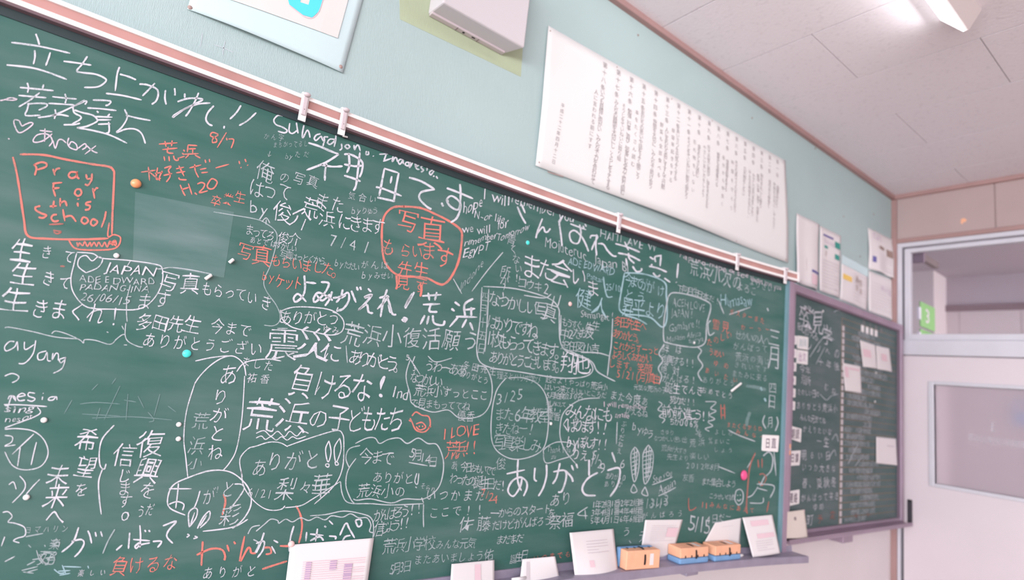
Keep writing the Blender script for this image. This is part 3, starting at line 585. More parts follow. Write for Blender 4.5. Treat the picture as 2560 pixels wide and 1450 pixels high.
 (B_, 'w', 6.0, 'large white strokes 福母です', """395,1078 480,1105 560,1140 625,1165|625,1165 520,1230 380,1285|495,1245 575,1258 655,1255|535,1235 522,1290 520,1365|700,1155 705,1250 685,1305|665,1240 745,1255 800,1250|665,1165 720,1168 800,1220 800,1290 780,1340|665,1325 730,1345 790,1370|785,1150 770,1280 755,1400 735,1440
970,1272 955,1350 930,1480|968,1272 1075,1305|1078,1305 1060,1400 1040,1520|905,1412 960,1425 1100,1480|915,1490 980,1505 1050,1520|1025,1330 1015,1385
1155,1340 1250,1370 1350,1430|1350,1430 1250,1450 1235,1500 1290,1560 1325,1580|1400,1530 1415,1560|1440,1500 1452,1530|1440,1420 1520,1450 1640,1500|1540,1390 1545,1480 1530,1580 1470,1560 1440,1510 1480,1480 1545,1540 1520,1640 1470,1680"""),
 (G_, 'w', 5.0, 'large white strokes んば れ荒浜', """230,200 195,290 180,350|185,320 225,270 240,270 250,300 270,300 290,275|40,110 70,180 105,240|70,90 100,160|355,215 360,260 370,330 378,410|350,225 400,160|440,240 560,285|510,245 520,310 500,385 450,375 435,315 470,290 520,330 555,390 578,450|535,255 545,275|550,240 562,262
640,320 632,400 640,480|590,350 600,330 650,330|650,335 620,390 600,440|650,390 690,395 720,440 760,480 790,485|780,390 870,415 965,455|850,375 880,440|800,460 890,480 970,520|880,460 885,500 925,540|860,500 870,560|910,560 940,600 975,595 978,575|1040,490 1070,510|1130,480 1080,490 1085,530|1125,480 1118,560|1035,560 1100,575 1170,605|1060,545 1050,555|1065,610 1095,640 1120,625|1150,650 1195,682|1255,540 1245,650|1240,680 1242,684"""),
 (F_c, 'w', 6.2, 'large white strokes よみがえれ！荒浜', """365,630 370,730 350,790 300,830 285,800 320,770 380,830|370,680 455,690|490,680 550,690 520,760 450,830 435,805 470,760 540,790 580,820|575,750 555,810 520,860|460,780 500,820 560,770|580,800 640,790 695,760 700,820 660,880 620,895|655,735 640,790 605,835|640,800 680,780|720,745 755,835|760,715 770,745|785,715 795,740
845,728 870,755|815,795 875,775 830,835 775,890 835,850 850,905 885,915|820,800 880,780|990,735 960,830 940,945|930,800 1000,790 915,885|990,790 1010,850 1030,920 1060,925|1000,850 1015,915|1195,755 1160,820 1125,880|1180,765 1120,870|1170,780 1130,860|1100,960 1120,975 1140,960 1115,950 1130,985
1255,785 1400,775|1300,760 1310,820|1365,755 1350,820|1260,850 1390,845|1320,850 1310,900 1370,905|1275,930 1240,1000|1305,935 1290,1000|1335,930 1345,990 1410,1005 1425,970|1500,830 1540,860|1475,880 1500,900|1530,940 1460,1020|1640,805 1575,850 1580,940|1580,890 1655,880|1625,870 1625,940|1510,940 1670,945|1590,960 1555,1025|1615,985 1640,1045"""),
 (F_c, 'w', 3.4, 'white oval round ありがとう', """185,890 200,960 240,1000 300,1030 450,1060 560,1080 640,1060 665,1000 640,940 560,890 420,870 280,870 185,900|620,870 610,900 640,890"""),
 (F_c, 'm', 3.0, 'white lines at the middle of the board', """1865,455 1750,590 1630,750|1490,655 1555,770|75,245 78,205|45,225 78,195 105,235|160,1030 240,1030|680,1160 690,1290|1150,1240 1240,1380|1200,1240 1180,1290"""),
 (R_, 'm', 3.4, 'white frame round なつかしい写真', """1205,718 1200,800 1192,880 1215,915 1300,930 1400,945 1460,942 1482,925 1470,900 1440,890 1412,875 1400,850 1398,800 1396,770 1370,745 1290,722 1208,716|1222,722 1218,800 1212,880|1310,738 1360,745 1378,735|1386,740 1380,765|1402,738 1394,768"""),
 (R_, 'm', 3.0, 'white bubbles at the middle right', """1025,900 1015,940 1025,985 1032,1010 1080,1030 1120,1025 1150,1045 1200,1040 1225,1010 1230,960 1215,920 1190,915|1070,890 1090,905 1130,895|1265,945 1240,980 1228,1050 1232,1110 1260,1140 1300,1148 1350,1130 1368,1090 1370,1010 1350,965 1310,945 1270,945|1500,995 1450,1000 1410,1030 1400,1070 1402,1100 1415,1130 1440,1160|1543,1055 1541,1110"""),
 (G_, 'b', 4.2, 'pale blue-white bubble outline', """850,610 1000,620 1150,680 1165,780 1170,950 1135,1020 1050,950 950,930 850,920 810,880 820,780 850,610|690,640 700,720 720,790 760,790|850,930 950,960 1020,1000"""),
 (G_, 'm', 3.6, 'white bubbles at the right', """1180,790 1220,760 1350,780 1480,830 1500,880 1470,1000 1460,1130 1400,1170 1300,1165 1180,1140 1145,1110 1150,950 1180,790|1150,1150 1110,1220 1140,1270 1105,1330 1130,1390 1110,1450|1400,1170 1430,1200 1405,1250 1440,1310 1405,1370 1435,1430|380,1180 480,1220 600,1280 640,1350 700,1390 780,1430|520,1210 650,1215 740,1240|760,960 750,1150 735,1250 720,1390|1500,970 1480,1000 1490,1080 1530,1060|370,930 365,1080|1640,925 1800,870|1560,820 1600,920"""),
 (K_, 'w', 5.4, 'large white strokes ありがとう', """-40,665 95,635|45,560 40,650 45,730 70,790|75,690 60,760 10,830 -30,790 0,720 60,690 105,720 110,770 85,830|170,620 165,700 185,720|255,595 255,680 230,770 195,830|305,650 390,640 400,700 370,790 340,800|355,585 330,690 300,740|395,640 440,690 450,725|440,600 455,640|475,590 485,625|570,560 570,620 570,680|635,655 560,700 520,770 545,820 620,825|740,505 765,580|705,640 780,620 800,650 780,750 725,835"""),
 (K_, 'm', 3.0, 'white filled exclamation marks', """910,465 880,520 885,640 905,725 935,640 940,520 910,465|1010,450 970,520 970,660 985,740 1030,660 1045,520 1010,450|900,740 880,785 895,805 925,790 900,740|985,760 960,810 1005,825 985,760|890,520 930,500|888,550 934,530|888,580 934,560|888,610 932,590|890,640 928,620|893,670 922,655|975,510 1038,490|972,540 1040,520|970,570 1040,550|970,600 1038,580|972,630 1034,612|975,660 1028,645|978,690 1018,678|905,480 912,700|925,490 915,680|995,470 992,720|1015,465 1005,700|1030,490 1018,660"""),
 (K_, 'm', 3.0, 'white curls at the right of the board', """235,520 240,480 330,430 440,440 470,480 440,530 350,560 270,585 240,570 232,520|1085,130 1110,150 1080,190 1120,210 1090,240 1130,260 1110,290|1430,130 1510,135 1470,180 1510,200 1460,230 1500,260 1450,280 1485,310 1430,330 1460,350|1650,830 1660,790 1690,780 1710,810 1705,870 1675,895 1650,860 1650,830|1668,820 1670,828|1688,818 1690,826|1665,855 1680,865 1695,850|1525,610 1650,660|1600,340 1680,380 1800,425|0,1400 60,1360 90,1340|560,910 485,965 560,975|540,930 545,1000|1800,520 1740,620|1760,880 1850,880 1860,840|1820,760 1780,820 1740,840|1815,770 1890,790"""),
 (K_, 'r', 4.0, 'red line down the right of the board', """1800,510 1760,610 1745,750 1735,900 1740,960|1545,150 1550,260|1570,150 1575,265|1550,180 1580,180|1550,230 1580,230|1820,560 1825,620|1850,550 1850,620|1830,670 1860,665 1880,700 1850,750 1825,720|1900,870 1885,950"""),
 (R_, 'o', 4.2, 'orange pig face doodle', """1030,1040 1040,1030 1055,1038 1072,1042 1075,1065 1060,1080 1040,1075 1030,1055 1025,1045|1040,1060 1055,1056 1064,1068 1050,1075 1040,1066|1048,1064 1049,1068|1056,1064 1057,1068|1022,1050 1028,1054|1070,1070 1078,1066"""),
 (R_, 's', 2.6, 'faint wiped chalk strokes', """200,1010 240,1006 300,1010|205,1035 300,1040|230,975 245,960|250,1020 240,1050|310,1000 340,1005|320,985 315,1050|370,1030 385,1050 372,1055|400,985 385,1040|420,1015 440,1030|300,965 260,1050|180,1000 160,1035|345,990 360,1020|280,960 290,945|230,1045 330,1042 430,1050"""),
 (R_, 's', 9.0, 'wiped streaks', """1865,965 1890,968 1915,975|1875,1030 1868,1050 1866,1065"""),
 (R_, 'b', 6.0, 'small blue chalk dabs', """1902,968 1905,977|1911,995 1915,1004"""),
 (R_, 'm', 3.6, 'small white marks near the right edge', """1912,1038 1907,1055 1915,1072|1942,1042 1945,1058 1938,1078|1918,770 1921,778|1908,1140 1922,1130 1932,1145 1928,1175 1915,1190|1935,1130 1940,1190|1892,1210 1935,1215 1925,1245|1912,1190 1900,1215"""),
]
# text lines: (origin, chalk, part label, [(text, x0, y0, x1, y1, height, width factor)])
TXS = [
 (R_, 'm', 'date', [('三', 1936, 845, 1936, 845, 46, .6), ('月', 1936, 894, 1936, 894, 52, .55), ('四', 1932, 970, 1932, 970, 26, .7), ('日', 1930, 1004, 1930, 1004, 34, .6), ('月', 1926, 1056, 1926, 1056, 28, .5)]),
 (F_c, 'o', 'ring', [('写', 1150, 225, 1150, 225, 165, .95), ('真', 1325, 310, 1325, 310, 215, .85), ('も', 1000, 420, 1000, 420, 150, .8), ('らい', 1130, 445, 1215, 455, 120, .8), ('ま', 1305, 450, 1305, 450, 140, .85), ('す', 1425, 500, 1425, 500, 165, .8), ('先生', 1125, 585, 1245, 600, 115, .95), ('見す', 1110, 685, 1245, 715, 110, .9)]),
 (R_, 'o', 'orange chalk line 卒業生', [('卒業生', 540, 503, 600, 494, 27, .9)]),
 (E_, 'w', 'white chalk 生きて 生きて', [('生', 165, 445, 165, 445, 165, .95), ('きて', 352, 455, 520, 490, 110, .8), ('生', 180, 625, 180, 625, 160, 1.1), ('きて', 365, 655, 490, 690, 115, .8)]),
 (E_, 'w', 'white chalk 生きまくれ', [('生', 115, 820, 115, 820, 190, 1.1), ('きまくれ!', 305, 880, 865, 935, 160, .85)]),
 (E_, 'w', 'white chalk 写真もらっていき', [('写真', 1275, 680, 1435, 695, 135, 1), ('もらって', 1565, 735, 1820, 775, 110, .8), ('いき', 1905, 800, 2010, 840, 120, .7), ('ます', 1090, 830, 1228, 815, 145, .85)]),
 (E_, 'w', 'white chalk 多田先生 今まで', [('多田先生', 1090, 985, 1450, 1005, 118, .95), ('今まで', 1640, 1015, 1850, 1045, 110, .9), ('ありがとうござい', 1130, 1120, 1930, 1185, 118, .85)]),
 (R_, 'w', 'white chalk ました', [('ました', 615, 905, 672, 915, 28, .8), ('祐香', 630, 945, 662, 948, 24, .9)]),
 (E_, 'w', 'white chalk ありがとね', [('あ', 1725, 1385, 1725, 1385, 170, .85), ('りがとね', 1665, 1550, 1625, 1965, 135, .9)]),
 (I_, 'f', 'faint white chalk 荒浜小', [('荒浜', 1485, 275, 1455, 460, 125, .9), ('小', 1445, 590, 1445, 590, 70, 1.4)]),
 (I_, 'w', 'white chalk 復興を信じます', [('復興', 1110, 445, 1095, 645, 175, 1), ('を', 1095, 790, 1095, 790, 130, .9), ('信', 920, 530, 920, 530, 170, .9), ('じますo', 920, 680, 930, 960, 110, .9), ('うだ', 1045, 945, 1110, 930, 100, .6)]),
 (I_, 'w', 'white chalk 希望を未来へ', [('希望', 645, 415, 635, 620, 160, .9), ('を', 600, 785, 600, 785, 115, .9), ('未来', 430, 680, 415, 835, 165, .95), ('へ', 410, 985, 410, 985, 150, 1)]),
 (I_, 'f', 'faint white chalk small word', [('ヨマハリン', 210, 1080, 480, 1070, 60, .8), ('楽', 405, 1185, 405, 1185, 80, .9), ('好', 345, 1290, 345, 1290, 110, 1)]),
 (I_, 'm', 'white chalk in the oval', [('がと', 1545, 835, 1690, 780, 130, .7), ('彩', 1700, 980, 1740, 960, 140, 1), ('!', 1610, 780, 1610, 780, 60, .8)]),
 (I_, 'o', 'orange chalk 負けるな', [('負けるな', 885, 1350, 1260, 1325, 140, .85)]),
 (I_, 'w', 'white chalk along the bottom edge', [('ありがと', 1540, 1400, 1860, 1385, 95, .8), ('楽しい', 600, 1400, 760, 1395, 50, .8)]),
 (B_, 'f', 'faint white chalk かん字', [('かん字', 80, 1030, 190, 1040, 52, .8), ('まちがってるし', 145, 1095, 375, 1085, 50, .6), ('by', 235, 1180, 265, 1180, 50, .9), ('ただ', 315, 1165, 380, 1165, 52, .8)]),
 (B_, 'm', 'white chalk 俺の写真', [('俺', 70, 1300, 70, 1300, 135, .9), ('の', 215, 1340, 215, 1340, 85, .9), ('写真', 325, 1350, 430, 1372, 85, .9), ('↓', 105, 1165, 105, 1165, 55, .7)]),
 (R_, 'm', 'white chalk はって by俊介', [('はって', 642, 472, 712, 480, 48, .8), ('by', 634, 518, 660, 524, 36, .9)]),
 (R_, 'w', 'white chalk 俊介', [('俊介', 706, 532, 752, 547, 52, .9)]),
 (R_, 'w', 'white chalk また荒浜にきます', [('また', 806, 503, 845, 512, 44, .8), ('荒浜', 778, 520, 818, 548, 44, .9), ('にきます', 862, 556, 945, 566, 46, .8)]),
 (R_, 'm', 'white chalk date and notes', [('7/4', 833, 602, 882, 612, 32, .9), ('I', 917, 617, 917, 617, 34, .9), ('気合い', 880, 490, 932, 498, 20, .9), ('byりゅう', 884, 527, 938, 527, 20, .8)]),
 (R_, 'w', 'white chalk まってろ俊介', [('まってろ', 624, 575, 676, 590, 28, .8), ('俊介', 708, 595, 736, 598, 28, .9), ('あとで', 632, 600, 664, 606, 18, .8), ('はずかしい', 684, 610, 735, 622, 18, .8)]),
 (R_, 'o', 'orange chalk 写真もらいました', [('写真', 613, 630, 655, 640, 44, .9), ('もらいました。', 690, 652, 846, 678, 36, .8), ('by', 662, 690, 680, 692, 26, .9), ('ケット', 700, 705, 745, 708, 38, .7)]),
 (R_, 'm', 'small white chalk lines', [('写真はっとくから。', 708, 637, 820, 655, 21, .8), ('byただい', 842, 657, 892, 668, 20, .8), ('がんば', 912, 662, 962, 664, 22, .9), ('byみせい', 910, 688, 975, 690, 20, .8)]),
 (F_c, 'w', 'white chalk ありがとう in the oval', [('ありがとう', 225, 950, 590, 955, 118, .85), ('ゆみ', 530, 1035, 600, 1045, 60, .9)]),
 (F_c, 'm', 'white chalk 荒浜小復活願う', [('荒浜小復活願う', 730, 1075, 1625, 1130, 155, .85)]),
 (F_c, 'w', 'white chalk 震災に', [('震災', 205, 1155, 440, 1155, 235, 1), ('に', 580, 1215, 580, 1215, 165, .9)]),
 (F_c, 'w', 'white chalk ありがとう。', [('ありがとう。', 750, 1250, 1100, 1310, 130, .85), ('5', 1145, 1250, 1145, 1250, 50, .9), ('3', 1195, 1330, 1195, 1330, 55, .9)]),
 (F_c, 'w', 'white chalk 負けるな！', [('負', 345, 1435, 345, 1435, 240, .7), ('けるな', 520, 1470, 800, 1480, 235, .75), ('!', 950, 1470, 950, 1470, 190, 1.6)]),
 (R_, 'w', 'white chalk 荒浜の子どもたち', [('荒浜', 652, 1038, 732, 1042, 80, .95), ('の', 796, 1048, 796, 1048, 60, .9), ('子', 848, 1046, 848, 1046, 66, .8), ('どもたち', 888, 1050, 990, 1050, 72, .65)]),
 (R_, 'w', 'white chalk Ind', [('Ind', 986, 980, 1014, 986, 34, .8)]),
 (J_, 'm', 'white chalk ありがと 梨々華', [('あ', 25, 625, 25, 625, 150, .8), ('りがと', 140, 580, 415, 560, 160, .8), ('6/21', -40, 800, 100, 815, 75, .8), ('梨', 222, 780, 222, 780, 165, .85), ('々', 365, 770, 365, 770, 100, .9), ('華', 485, 755, 485, 755, 170, .8)]),
 (J_, 'm', 'white chalk 今までありがと', [('今まで', 815, 535, 975, 550, 115, .85), ('5月14日', 1160, 510, 1310, 575, 78, .85), ('ありがと', 900, 690, 1130, 700, 95, .8), ('荒浜小の', 795, 790, 1065, 795, 95, .85), ('そらり', 1235, 755, 1310, 785, 50, .8)]),
 (R_, 'o', 'orange chalk I LOVE 荒浜!!', [('荒浜!!', 1132, 1126, 1186, 1117, 40, .8), ('7/24', 1208, 1232, 1238, 1248, 24, .8)]),
 (R_, 'm', 'white chalk birthday note', [('あ、今日おもいでで', 1136, 1163, 1232, 1178, 25, .65), ('わったの誕生日だ!', 1134, 1196, 1258, 1215, 30, .75)]),
 (R_, 'm', 'white chalk いつかまたここで', [('いつかまた', 1078, 1238, 1200, 1240, 32, .8), ('ここで!!', 1085, 1282, 1200, 1274, 30, .8), ('佐藤', 1166, 1312, 1210, 1310, 36, .9)]),
 (R_, 'm', 'white chalk がんばろう信じよう', [('がんばろう!!', 945, 1290, 1048, 1272, 34, .7), ('信じよう!!', 948, 1322, 1018, 1308, 34, .7)]),
 (R_, 'f', 'faint white chalk 荒浜小 5月3日', [('荒浜小学校', 972, 1366, 1075, 1358, 34, .8), ('5月3日', 980, 1424, 1018, 1416, 28, .7), ('またあいましょう佑', 1046, 1400, 1222, 1388, 28, .8), ('みんな元気', 1100, 1362, 1180, 1358, 26, .8)]),
 (R_, 'm', 'white chalk 一からのスタート', [('一からのスタート', 1238, 1284, 1368, 1272, 28, .75), ('だけどがんばろう', 1240, 1314, 1370, 1302, 28, .75), ('まだまだ', 1250, 1350, 1300, 1346, 24, .8)]),
 (R_, 'm', 'white chalk うわーああ', [('うわーああ', 1074, 916, 1156, 926, 34, .8), ('多田先生', 1166, 914, 1232, 928, 20, .8), ('ありがとう', 1156, 934, 1214, 952, 20, .7), ('なつかしい…', 1036, 944, 1112, 956, 30, .75), ('荒浜小ずっとここ', 1048, 976, 1210, 988, 28, .8), ('で見まもっててね', 1036, 1008, 1166, 1016, 25, .8), ('優香', 1154, 1040, 1176, 1042, 24, .8)]),
 (R_, 'm', 'white chalk なつかしい写真ばかりですね', [('なつかしい写真', 1236, 748, 1376, 782, 42, .75), ('ばかりですね。', 1232, 806, 1352, 832, 42, .7), ('1枚もらってきます。', 1222, 846, 1402, 882, 42, .7), ('ありがとうございます。', 1234, 894, 1402, 916, 36, .65)]),
 (R_, 'w', 'white chalk 翔也', [('翔也', 1424, 908, 1456, 912, 46, .85)]),
 (R_, 'f', 'faint white chalk 四月十五日', [('四月十五日', 1211, 742, 1204, 872, 24, .8)]),
 (R_, 'm', 'white chalk 所が コウキ', [('青くない', 1278, 600, 1296, 672, 26, .8), ('所が!!', 1264, 680, 1258, 742, 28, .8), ('コウキ2', 1306, 708, 1366, 722, 30, .8), ('!!', 1292, 694, 1298, 700, 24, .8)]),
 (R_, 'w', 'white chalk また会いま', [('ま', 1328, 668, 1328, 668, 74, .8), ('た', 1366, 675, 1366, 675, 56, .8), ('会', 1402, 682, 1402, 682, 66, .8), ('い', 1446, 692, 1446, 692, 50, .8), ('ま', 1482, 722, 1482, 722, 44, .8)]),
 (R_, 'b', 'pale blue-white chalk 健人', [('健人', 1460, 748, 1500, 768, 46, .8)]),
 (R_, 'b', 'pale blue-white chalk in the bubble', [('今までが', 1572, 700, 1610, 712, 34, .6), ('がけ', 1626, 718, 1652, 728, 34, .6), ('とう', 1572, 738, 1602, 744, 34, .7), ('昇平より', 1570, 768, 1652, 778, 46, .6)]),
 (R_, 'm', 'white chalk もうすぐ友 担任', [('もうすぐ', 1412, 806, 1448, 814, 24, .7), ('中2だお友', 1412, 836, 1474, 832, 28, .8), ('担任図小吉', 1412, 864, 1488, 872, 24, .8), ('先生', 1474, 820, 1490, 815, 24, .8)]),
 (R_, 'o', 'orange chalk note to the teacher', [('多田先生へ', 1544, 804, 1608, 816, 25, .7), ('ありがとう。', 1540, 834, 1600, 848, 25, .7), ('これからずーっと', 1540, 864, 1640, 878, 24, .65), ('よろしくおねがい', 1536, 886, 1622, 898, 24, .65), ('します。笑顔', 1530, 908, 1620, 924, 25, .7), ('5/21(月)真由', 1546, 934, 1642, 948, 24, .7)]),
 (R_, 'f', 'white chalk 3/25 また6年教室', [('3/25', 1248, 998, 1300, 986, 32, .8), ('また6年教室', 1250, 1036, 1362, 1040, 38, .75), ('きたねー!', 1248, 1072, 1328, 1072, 34, .7), ('写真楽しみ', 1248, 1106, 1340, 1114, 40, .75), ('俊', 1253, 1160, 1253, 1160, 28, .8), ('理るとハリポ学び', 1250, 938, 1345, 950, 20, .7)]),
 (R_, 'm', 'small white chalk block', [('起きよ!やっぱり荒浜小', 1372, 948, 1512, 968, 18, .8), ('はいつ来てもいいところだ', 1368, 968, 1510, 988, 18, .8), ('5月給食会30名', 1370, 988, 1450, 992, 17, .8), ('楽しみにして', 1370, 1008, 1410, 1012, 14, .8), ('春!!', 1374, 1024, 1400, 1030, 18, .8), ('優香', 1376, 1040, 1392, 1042, 18, .8)]),
 (R_, 'w', 'white chalk みんなにもくばります', [('みんなにも', 1428, 1028, 1520, 1038, 42, .7), ('くばります!!', 1414, 1062, 1512, 1070, 38, .7), ('byぽんす!!', 1424, 1104, 1514, 1112, 34, .7), ('りえ)', 1440, 1136, 1482, 1142, 34, .7)]),
 (R_, 'm', 'white chalk 5/29', [('5/29', 1486, 1138, 1506, 1170, 28, .8), ('6', 1556, 1160, 1556, 1160, 26, .8), ('ありが60', 1520, 1190, 1560, 1195, 18, .7), ('ありが', 1516, 1210, 1550, 1210, 18, .7)]),
 (R_, 'm', 'white chalk また今度', [('また今度あ', 1534, 988, 1612, 1004, 24, .7), ('かえるね', 1570, 1026, 1612, 1034, 22, .7), ('byゆう', 1586, 1066, 1626, 1086, 24, .8), ('ぶりだねえ', 1560, 1060, 1548, 1128, 17, .8)]),
 (R_, 'w', 'white chalk 前へ前へ進こう', [('前へ前へ進こう!!', 1666, 1028, 1772, 1042, 30, .7), ('努力だ!!', 1682, 1000, 1734, 1006, 20, .7), ('ちか006%', 1680, 1054, 1740, 1060, 20, .7), ('誕生でんき', 1672, 970, 1750, 978, 26, .7), ('おめでとう', 1760, 976, 1826, 990, 18, .7)]),
 (R_, 'm', 'white chalk 絆は復興する', [('絆は', 1664, 872, 1696, 874, 24, .7), ('復興する!!', 1662, 900, 1732, 908, 24, .7), ('絶対', 1660, 924, 1690, 928, 22, .7), ('がんばる!', 1664, 946, 1734, 950, 22, .7), ('元気な荒浜の子', 1590, 968, 1660, 976, 14, .8)]),
 (R_, 'm', 'white chalk 荒浜小の', [('荒浜小次の', 1736, 670, 1842, 706, 40, .55), ('下阿月生', 1700, 722, 1740, 730, 18, .8), ('日本だ!', 1750, 736, 1794, 752, 18, .8), ('よろこ', 1850, 716, 1884, 728, 26, .6), ('よりさい', 1880, 706, 1925, 722, 18, .7)]),
 (R_, 'o', 'orange chalk words at the right', [('ポスターまた', 1830, 780, 1906, 802, 16, .7), ('雪見', 1790, 812, 1814, 818, 26, .7), ('たのしい', 1774, 856, 1822, 838, 20, .7), ('うめい', 1778, 880, 1804, 886, 20, .7), ('かーっー', 1858, 818, 1918, 824, 14, .8), ('ゆめ', 1790, 908, 1815, 914, 18, .7), ('あいたい', 1768, 926, 1838, 950, 16, .7), ('またくるからね', 1822, 1062, 1900, 1072, 15, .7), ('みんなー', 1845, 1080, 1905, 1092, 14, .8)]),
 (R_, 'f', 'faint white chalk lists at the right', [('せかいの人へ', 1846, 838, 1918, 852, 24, .7), ('がんばって', 1840, 866, 1912, 872, 22, .7), ('荒浜の海は', 1846, 892, 1918, 904, 20, .7), ('きれいです', 1842, 912, 1912, 924, 18, .7), ('またみに来る', 1836, 934, 1912, 946, 18, .7), ('ありがとう', 1762, 950, 1830, 958, 18, .7)]),
 (R_, 'f', 'faint white chalk lists lower right', [('さゆり', 1656, 1080, 1680, 1082, 14, .8), ('なつかしい思い出', 1640, 1096, 1712, 1100, 15, .8), ('荒浜が大すき', 1660, 1120, 1712, 1128, 15, .8), ('先生より', 1674, 1142, 1716, 1146, 15, .8), ('5/6', 1742, 1078, 1750, 1086, 18, .8), ('荒浜%', 1732, 1108, 1776, 1102, 20, .7), ('楽しい', 1732, 1140, 1766, 1142, 18, .8), ('2012年8月', 1720, 1164, 1792, 1168, 17, .8), ('よしの', 1792, 1080, 1826, 1084, 14, .8), ('まいこ', 1790, 1104, 1820, 1104, 14, .8), ('しょう', 1790, 1124, 1826, 1126, 14, .8), ('友香', 1714, 1194, 1728, 1196, 18, .8)]),
 (R_, 'm', 'white chalk また集合しよう', [('また集合しよう', 1760, 1204, 1834, 1210, 20, .7), ('こうせいの姉', 1778, 1240, 1830, 1244, 16, .8)]),
 (R_, 'm', 'white chalk class list of numbers', [('1年2組1番2年2組番', 1484, 1262, 1602, 1256, 18, .8), ('3年4組1番4年4組番', 1482, 1282, 1602, 1276, 18, .8), ('5年4月1日6年6組番', 1480, 1302, 1602, 1296, 18, .8)]),
 (R_, 'm', 'white chalk あり 祭', [('あり', 1388, 1252, 1416, 1245, 38, .7), ('を', 1380, 1284, 1380, 1284, 26, .8), ('祭福', 1388, 1306, 1418, 1300, 34, .8), ('ふいう', 1630, 1258, 1665, 1256, 24, .7), ('がんばろう', 1612, 1290, 1700, 1284, 18, .8)]),
 (R_, 'o', 'orange chalk sentence lower right', [('みんなにあえて', 1780, 1262, 1880, 1276, 15, .8), ('11', 1756, 1262, 1766, 1264, 18, .8), ('誕', 1600, 1380, 1600, 1380, 1, 1), ('いつまでも', 1340, 1396, 1420, 1386, 18, .8)]),
 (R_, 'r', 'red-brown chalk hook', [('し', 1728, 1262, 1728, 1262, 40, .8)]),
 (R_, 'm', 'white chalk 5/15 and 4', [('5/15', 1730, 1308, 1768, 1316, 44, .7), ('4日だー', 1770, 1300, 1820, 1292, 22, .7), ('誕生日', 1284, 1398, 1312, 1388, 24, .7), ('う、', 1566, 1330, 1584, 1345, 26, .8), ('元', 1610, 1340, 1610, 1340, 30, .8)]),
]
# latin runs: (origin, chalk, label, [(text, x0, y0, x1, y1, cap height)])
RUN = [
 (E_, 'w', 'white chalk JAPAN', [('JAPAN', 790, 575, 1170, 605, 68)]),
 (E_, 'm', 'white chalk ADE E DWARD', [('ADE E DWARD', 600, 655, 1170, 680, 48), ('PADANG-INA', 612, 715, 1130, 735, 46), ('26/06/15', 612, 790, 985, 820, 60)]),
 (I_, 'w', 'white chalk sing', [('sing', 40, 185, 260, 178, 50), ('nesot', 40, 268, 240, 240, 42)]),
 (R_, 'w', 'white chalk English lines at the top', [('hope', 1158, 520, 1206, 506, 28), ('I will', 1212, 488, 1274, 500, 26), ('remember you', 1280, 492, 1436, 548, 25), ('N-or life', 1186, 536, 1262, 548, 19), ('we will', 1156, 572, 1224, 574, 20), ('for', 1244, 560, 1270, 556, 24), ('remember', 1162, 608, 1242, 586, 17), ('Tomorrow', 1242, 596, 1324, 566, 18), ('EgypT', 1160, 632, 1226, 612, 22)]),
 (R_, 'f', 'faint white chalk Indone', [('Indone', 1152, 718, 1208, 656, 22)]),
 (R_, 'm', 'white chalk Majuteruc', [('Mojuteruc', 1362, 602, 1466, 640, 24), ('Japan Bi', 1484, 648, 1572, 668, 22)]),
 (R_, 'm', 'white chalk HAITI AVE W', [('HAITI  AVE  W', 1502, 584, 1642, 622, 20)]),
 (R_, 'b', 'pale chalk ADE EDWARD', [('ADE EDWARD', 1420, 652, 1536, 680, 18), ('Pattan', 1468, 690, 1510, 700, 13), ('25/10', 1514, 716, 1552, 722, 16)]),
 (R_, 'm', 'white chalk Semangat', [('Semangat !', 1452, 784, 1532, 792, 17)]),
 (R_, 'f', 'faint white chalk ACEH LOVE JAPAN', [('ACEH LOVE', 1682, 754, 1762, 770, 19), ('JAPAN !', 1678, 782, 1730, 786, 19), ('Gambare !!', 1674, 820, 1748, 808, 19), ('Musatin Africa', 1668, 848, 1752, 834, 14), ('surya', 1722, 852, 1760, 848, 13)]),
 (R_, 'p', 'pinkish white latin line at the top right', [('Papriko hope & see', 1700, 636, 1872, 690, 14), ('always love you', 1876, 694, 1952, 720, 14)]),
 (R_, 'b', 'pale blue-white cursive word', [('Humasaw', 1802, 752, 1882, 750, 28)]),
 (R_, 'o', 'orange chalk I LOVE', [('I LOVE', 1112, 1084, 1196, 1074, 27)]),
 (R_, 'f', 'white chalk Thank You', [('Thank You', 1368, 1124, 1426, 1124, 15), ('zu', 1378, 1142, 1390, 1142, 12)]),
 (R_, 'p', 'pinkish chalk I will remember', [('I will remember', 1510, 1010, 1618, 1018, 13), ('smile', 1538, 1036, 1574, 1040, 14)]),
 (R_, 'm', 'white chalk See you Again', [('See you', 1632, 1200, 1680, 1180, 18), ('Again', 1646, 1228, 1688, 1206, 20)]),
 (R_, 'f', 'white chalk number', [('13113', 1618, 1262, 1668, 1252, 24)]),
]
SX = [(R_, 'm', 3.0, 'underlines of See you Again', """1630,1212 1650,1205 1682,1192|1646,1240 1668,1230 1690,1218""")]
allch = ''.join(t[0] for g in TXS for t in g[3]) + '国H3月行事表第条一二三四五六七八九十荒浜小学校日直連絡予定0123456789'
preload(allch)
nz = 0
COLN = dict(w='white', m='white', f='faint white', p='pinkish white', o='orange', r='dull red', b='pale blue', s='wiped')
def unx(o, x, y): return o[0] + x / o[2], o[1] + y / o[2]
def lab(m_, l): return l
for (o, c, w_, l_, data) in STR + SX:
    for row in data.split('\n'):
        k = Ink()
        for s_ in row.split('|'):
            P = [unx(o, *map(float, q.split(','))) for q in s_.split()]
            if len(P) > 1: k.stroke(P, w_)
        k.build('chalk_drawing', M[c], cb, on_board, 0.0006 + 0.000004 * nz, l_)
    nz += 1
